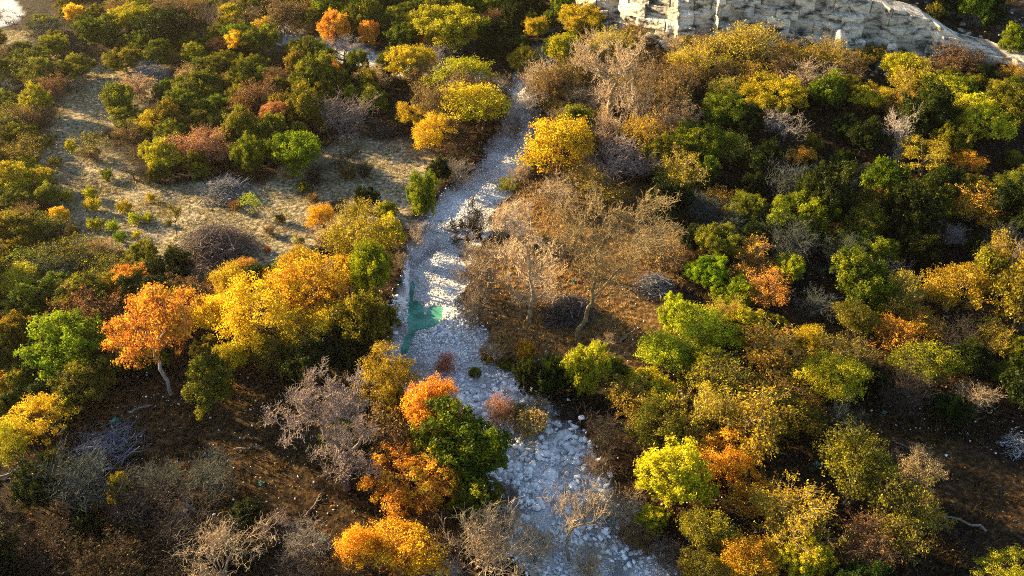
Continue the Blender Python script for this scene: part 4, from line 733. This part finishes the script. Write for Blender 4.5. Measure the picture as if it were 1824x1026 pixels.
for k, q in enumerate([(168, 845, 60, 0.5, (0.25, 0.23, 0.22)), (12, 850, 50, 0.9, (0.25, 0.25, 0.25)), (700, 960, 90, 2.4, (0.10, 0.08, 0.07)), (560, 900, 50, 1.2, (0.14, 0.11, 0.09)), (1690, 930, 120, 2.8, (0.16, 0.13, 0.1)), (1490, 960, 80, 0.3, (0.2, 0.15, 0.1)),
    (250, 730, 40, 0.4, (0.22, 0.2, 0.19)), (1480, 640, 40, 2.9, (0.2, 0.19, 0.18)), (870, 470, 80, 3.6, (0.05, 0.04, 0.035)), (1120, 600, 50, 0.8, (0.2, 0.14, 0.09)), (440, 800, 46, 0.2, (0.12, 0.09, 0.07)), (1620, 800, 60, 2.5, (0.12, 0.1, 0.09))]): log(*q, None, 40 + k)
# ---------------------------------------------------------------- blue-green rosettes (agave-like) on the ground
def rosette_mesh(seed):
    rng = np.random.default_rng(seed); V = []; F = []
    for i in range(34):
        a = rng.uniform(0, 2 * pi); e = rng.uniform(0.15, 1.2); L = rng.uniform(0.35, 0.5); d = np.array([cos(a) * cos(e), sin(a) * cos(e), sin(e)]); s = np.array([-sin(a), cos(a), 0]) * 0.045; b = len(V)
        V += [s, d * L * 0.45 + s * 1.3, d * L - [0, 0, 0.05], d * L * 0.45 - s * 1.3, -s]; F.append([b, b + 1, b + 2, b + 3, b + 4])
    return mesh_from("rosette", V, [np.array(F)], M_LEAF, rng.random(34), rng.random(34))
RM = rosette_mesh(3)
for px, py, w in [(205, 753, 26), (223, 967, 10), (238, 986, 14), (466, 862, 16), (510, 711, 12), (575, 964, 22), (1022, 502, 14), (976, 581, 12), (1575, 736, 14), (1507, 810, 12), (1455, 829, 18), (1310, 797, 16), (1738, 655, 10), (1222, 745, 12), (630, 912, 10)]:
    g = ground(px, py); dep = np.dot(g - [0, 0, CAM_Z], FW); o = simple("rosette_plant", RM, category='rosette plant', group='blue-green rosette plants'); o.color = (0.10, 0.26, 0.20, 1); o['tint2'] = [0.14, 0.34, 0.28]
    sc = w * dep / FPX / 0.9; o.location = tuple(g); o.scale = (sc, sc, sc); o.rotation_euler = (0, 0, px); THINGS.append([o, g[0], g[1], w * dep / FPX, 'rosette', 'blue-green', None, None])

# ---------------------------------------------------------------- woodland between them, plant by plant
frng = np.random.default_rng(77)
ZONES = [  # photo polygon -> weighted mix
 ([(-100,-80),(620,-80),(620,60),(520,110),(380,60),(-100,60)], [('juniper','olive',3),('thin','tan',2),('thin','brown',3),('juniper','yellow-green',1),('oak','green',1),('twigs','pinkish grey',1)]),
 ([(-100,60),(120,60),(150,150),(60,220),(110,300),(130,420),(250,440),(250,500),(-100,500)], [('juniper','olive',3),('thin','brown',2),('thin','olive',3),('shrub','yellow-green',1),('twigs','grey-green',1)]),
 ([(120,60),(620,60),(720,160),(620,230),(480,320),(280,330),(220,220),(300,120)], [('juniper','green',3),('juniper','olive',3),('thin','brown',1),('juniper','dark green',1),('shrub','olive',1)]),
 ([(620,-80),(1100,-80),(1100,60),(920,160),(720,160),(620,90)], [('juniper','green',5),('juniper','dark green',3),('oak','olive',2),('oak','yellow-green',1),('thin','brown',1)]),
 ([(720,160),(900,150),(900,250),(820,300),(700,240)], [('sparse','golden yellow',1),('thin','brown',2),('juniper','olive',1)]),
 ([(900,60),(1130,60),(1250,90),(1250,330),(1180,340),(1050,330),(930,240)], [('thin','brown',4),('twigs','tan',3),('thin','golden brown',2),('juniper','olive',1)]),
 ([(1100,60),(1824,100),(1824,150),(1500,230),(1250,230)], [('thin','brown',1),('thin','golden brown',3),('juniper','green',1),('oak','yellow-green',1),('twigs','tan',1),('oak','olive',2),('juniper','dark green',1)]),
 ([(1180,230),(1920,130),(1920,560),(1380,560),(1180,420)], [('juniper','dark green',4),('twigs','grey-green',2),('oak','green',2),('juniper','green',1),('oak','olive',2),('sparse','olive',1),('shrub','olive',1)]),
 ([(1380,520),(1920,500),(1920,800),(1560,740),(1560,600)], [('thin','golden brown',1),('juniper','dark green',3),('twigs','dark brown',2),('sparse','olive',2),('oak','olive',1),('thin','olive',2)]),
 ([(-100,440),(300,480),(720,440),(720,700),(420,720),(200,720),(-100,800)], [('juniper','olive',3),('juniper','dark green',2),('thin','brown',2),('sparse','golden brown',1)]),
 ([(-100,760),(420,840),(660,900),(660,1100),(-100,1100)], [('juniper','dark green',2),('twigs','dark brown',3),('thin','dark brown',2),('twigs','grey-green',1)]),
 ([(640,680),(860,760),(900,1100),(640,1100),(560,800)], [('sparse','golden brown',1),('juniper','olive',2),('twigs','grey',1),('thin','brown',1)]),
 ([(1100,540),(1400,560),(1600,700),(1600,1100),(1180,1100),(1120,820)], [('thin','golden brown',1),('sparse','yellow-green',1),('thin','olive',4),('sparse','olive',3),('juniper','dark green',2)]),
]
def zone_mix(px, py):
    for poly, mix in ZONES:
        if inpoly(px, py, poly): return mix
    return None
grid = [(t[1], t[2], t[3]) for t in THINGS]
cand = []
for i in range(9000):
    y = 30 + 190 * frng.random() ** 1.0; x = frng.uniform(-1, 1) * (16 + y * 0.82); cand.append((x, y))
nf = 0
cx_ = np.array([c[0] for c in cand]); cy_ = np.array([c[1] for c in cand]); hz_ = height(cx_, cy_); PX, PY, DD = project(cx_, cy_, hz_ + 1.0)
bad = np.zeros(len(cand), bool)
for p in MEADOW + RCLEAR + DCLEAR: bad |= inpoly(cx_, cy_, p)
bad |= (creek_in(cx_, cy_) > -1.0) & (cy_ < _cy[-3] + 14); bad |= polydist(cx_, cy_, UC) < 4.5; bad |= polydist(cx_, cy_, ROAD) < 7
s_ = cy_ - cliff_y(cx_); bad |= (s_ > -1.5) & (s_ < 8) & (cx_ > 10); bad |= (PX < -60) | (PX > 1884) | (PY < -45) | (PY > 1070)
G = np.array(grid)
for i in range(len(cand)):
    if bad[i]: continue
    mix = zone_mix(PX[i], PY[i])
    if not mix: continue
    k = frng.choice(len(mix), p=np.array([m[2] for m in mix]) / sum(m[2] for m in mix)); proto, col, _ = mix[k]
    w = float(frng.uniform(2.8, 7.2)) * (0.88 if PX[i] < 700 else 1.08) * (1.25 if proto in ('oak', 'sparse') else 1) * (0.6 if proto == 'shrub' else 1)
    w = min(w, {'thin': 5.4, 'twigs': 5.2, 'juniper': 6.4}.get(proto, 9))
    front = cx_[i] > 8 and -11 < s_[i] < 0
    if front: w = min(w, 3.4)
    d = np.hypot(G[:, 0] - cx_[i], G[:, 1] - cy_[i]); lim = (G[:, 2] * 0.5 + w * 0.5) * (0.62 if PX[i] < 1150 or PY[i] < 230 else 0.64)
    if (d < lim).any(): continue
    put(proto, cx_[i], cy_[i], w, w * (0.75 if front else 1) * float(frng.uniform(0.5, 0.75) if PX[i] < 420 and PY[i] < 480 else frng.uniform(0.72, 1.15)), col); G = np.vstack([G, [cx_[i], cy_[i], w]]); nf += 1
print("hand", len(SPEC), "fill", nf)

# ---------------------------------------------------------------- grass, litter and undergrowth
def tufts(name, X, Y, hgt, blades, cols, rng, spread, lab, wid=0.03):
    n = len(X); Z = height(X, Y); B = np.stack([X, Y, Z], -1)[:, None] + np.concatenate([rng.normal(size=(n, blades, 2)) * spread, np.zeros((n, blades, 1))], -1)
    h = (hgt * rng.uniform(0.5, 1.3, (n, 1)) * rng.uniform(0.6, 1.2, (n, blades)))[..., None]; a = rng.uniform(0, 2 * pi, (n, blades)); s = np.stack([np.cos(a), np.sin(a), 0 * a], -1) * wid
    lean = np.concatenate([rng.normal(size=(n, blades, 2)) * 0.45, np.ones((n, blades, 1))], -1) * h
    V = np.stack([B - s, B + s, B + lean], 2).reshape(-1, 3); F = np.arange(n * blades * 3).reshape(-1, 3)
    me = mesh_from(name, V, [F], M_LEAF, rng.random(n * blades), np.repeat(rng.random(n), blades)); o = simple(name, me, 'stuff', label=lab); o.color = (*cols[0], 1); o['tint2'] = list(cols[1]); return o
gr = np.random.default_rng(8)
def scatter(polys, n, x0, x1, y0, y1, patch=0.0):
    X = gr.uniform(x0, x1, n); Y = gr.uniform(y0, y1, n); k = np.zeros(n, bool)
    for p in polys: k |= inpoly(X, Y, p)
    k &= creek_in(X, Y) < 0.1
    if patch: k &= fbm(X * 0.4, Y * 0.4, 3) > patch - 0.1
    return X[k], Y[k]
X, Y = scatter(MEADOW, 80000, -110, 0, 60, 165, 0.02); tufts("meadow_grass", X, Y, 0.26, 5, [(0.36, 0.28, 0.13), (0.22, 0.18, 0.07)], gr, 0.12, 'pale dry grass of the left meadow')
X, Y = scatter(RCLEAR, 22000, -10, 40, 45, 100, 0.05); tufts("straw_grass", X, Y, 0.33, 6, [(0.42, 0.24, 0.07), (0.34, 0.22, 0.10)], gr, 0.12, 'straw-coloured grass of the right-bank clearing')
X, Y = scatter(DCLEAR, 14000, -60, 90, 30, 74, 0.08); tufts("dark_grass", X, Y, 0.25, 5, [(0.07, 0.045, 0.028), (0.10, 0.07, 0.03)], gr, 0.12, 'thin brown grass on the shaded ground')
Y = gr.uniform(24, 150, 26000); X = gr.uniform(-1, 1, 26000) * (18 + Y * 0.75); k = creek_in(X, Y) < -0.3
for p in MEADOW + RCLEAR: k &= ~inpoly(X, Y, p)
k &= fbm(X * 0.3 + 20, Y * 0.3, 3) > -0.04; tufts("undergrowth", X[k], Y[k], 0.5, 7, [(0.035, 0.022, 0.01), (0.13, 0.08, 0.022)], gr, 0.25, 'brown weeds and brambles under the trees', 0.045)
# fallen leaves
n = 90000; Y = gr.uniform(30, 105, n); X = gr.uniform(-1, 1, n) * (16 + Y * 0.7); src = np.zeros(n)
for t in THINGS:
    if t[4] in ('sparse', 'autumn', 'oak') and t[5] in ('orange', 'amber', 'golden yellow', 'rust red'): src = np.maximum(src, np.exp(-((X - t[1]) ** 2 + (Y - t[2]) ** 2) / (t[3] * 0.75) ** 2))
k = (gr.random(n) < 0.02 + 0.9 * src) & (creek_in(X, Y) < 0.3); X, Y = X[k], Y[k]
V, F = cards(np.stack([X, Y, height(X, Y) + 0.09], -1), np.tile([0, 0, 1.], (len(X), 1)), 0.10, 0.07, gr, 0.35); o = simple("leaf_litter", mesh_from("leaf_litter", V, [F], M_LEAF, gr.random(len(X)), gr.random(len(X))), 'stuff', label='fallen orange leaves under the autumn trees'); o.color = (0.36, 0.15, 0.03, 1); o['tint2'] = [0.30, 0.11, 0.04]

# ---------------------------------------------------------------- labels: each plant told apart by the landmark it stands beside
def words_of(t):
    w = t[3]
    if t[4] == 'rock': return 'pale boulder'
    if t[4] == 'log': return 'fallen dead log'
    if t[4] == 'rosette': return 'spiky blue-green rosette'
    noun = KN[t[4]][2]; size = {'tuft': ''}.get(t[4], 'big ' if w > 6.3 else ('small ' if w < 3.3 else ''))
    col = t[5]
    noun = noun.replace('small ', '').replace('leafless ', 'leafless ')
    return f"{size}{col} {noun}"
LMS = [(t[7], t[1], t[2]) for t in THINGS if t[7]] + [('the turquoise pool', *plane(765, 562, 0)[:2]), ('the pale track', *plane(10, 40, 0)[:2])]
ORD = ['nearest', 'second nearest', 'third nearest', 'fourth nearest', 'fifth nearest', 'sixth nearest', 'seventh nearest', 'eighth nearest', 'ninth nearest', 'tenth nearest', 'eleventh nearest', 'twelfth nearest', 'thirteenth nearest', 'fourteenth nearest', 'fifteenth nearest']
bucket = {}
for t in THINGS + ROCKS:
    if t[6]: t[0]['label'] = t[6]; continue
    d = [((t[1] - lx) ** 2 + (t[2] - ly) ** 2, l, t[1] - lx, t[2] - ly) for l, lx, ly in LMS]; d2, l, dx, dy = min(d)
    side = ('right of' if dx > 0 else 'left of') if abs(dx) > abs(dy) else ('behind' if dy > 0 else 'in front of')
    bucket.setdefault((words_of(t), side, l), []).append((d2, t))
for (wd_, side, l), ts in bucket.items():
    ts.sort(key=lambda q: q[0])
    for i, (_, t) in enumerate(ts):
        t[0]['label'] = f"{wd_} {side} {l}" if len(ts) == 1 else f"{wd_}, {ORD[min(i, 14)]} {side} {l}"

for t in THINGS + ROCKS:
    if len(t[0]['label'].replace('-', ' ').split()) > 16: t[0]['label'] = t[0]['label'].replace('dark ', '').replace('small ', '', 1).replace(', nearest ', ', just ')

# ---------------------------------------------------------------- thin golden air
import bmesh
bm = bmesh.new(); bmesh.ops.create_cube(bm, size=1.0); me = bpy.data.meshes.new("haze"); bm.to_mesh(me); bm.free()
hz_o = simple("haze", me, 'stuff', label='thin golden haze over the far woodland'); hz_o.scale = (1000, 470, 110); hz_o.location = (0, 205, 50)
hm, hn, hl = newmat("haze"); pv = hn.new("ShaderNodeVolumePrincipled"); pv.inputs['Density'].default_value = 0.00012; pv.inputs['Anisotropy'].default_value = 0.82; pv.inputs['Color'].default_value = (1.0, 0.90, 0.72, 1)
ho = hn.new("ShaderNodeOutputMaterial"); hl.new(pv.outputs[0], ho.inputs['Volume']); me.materials.append(hm)
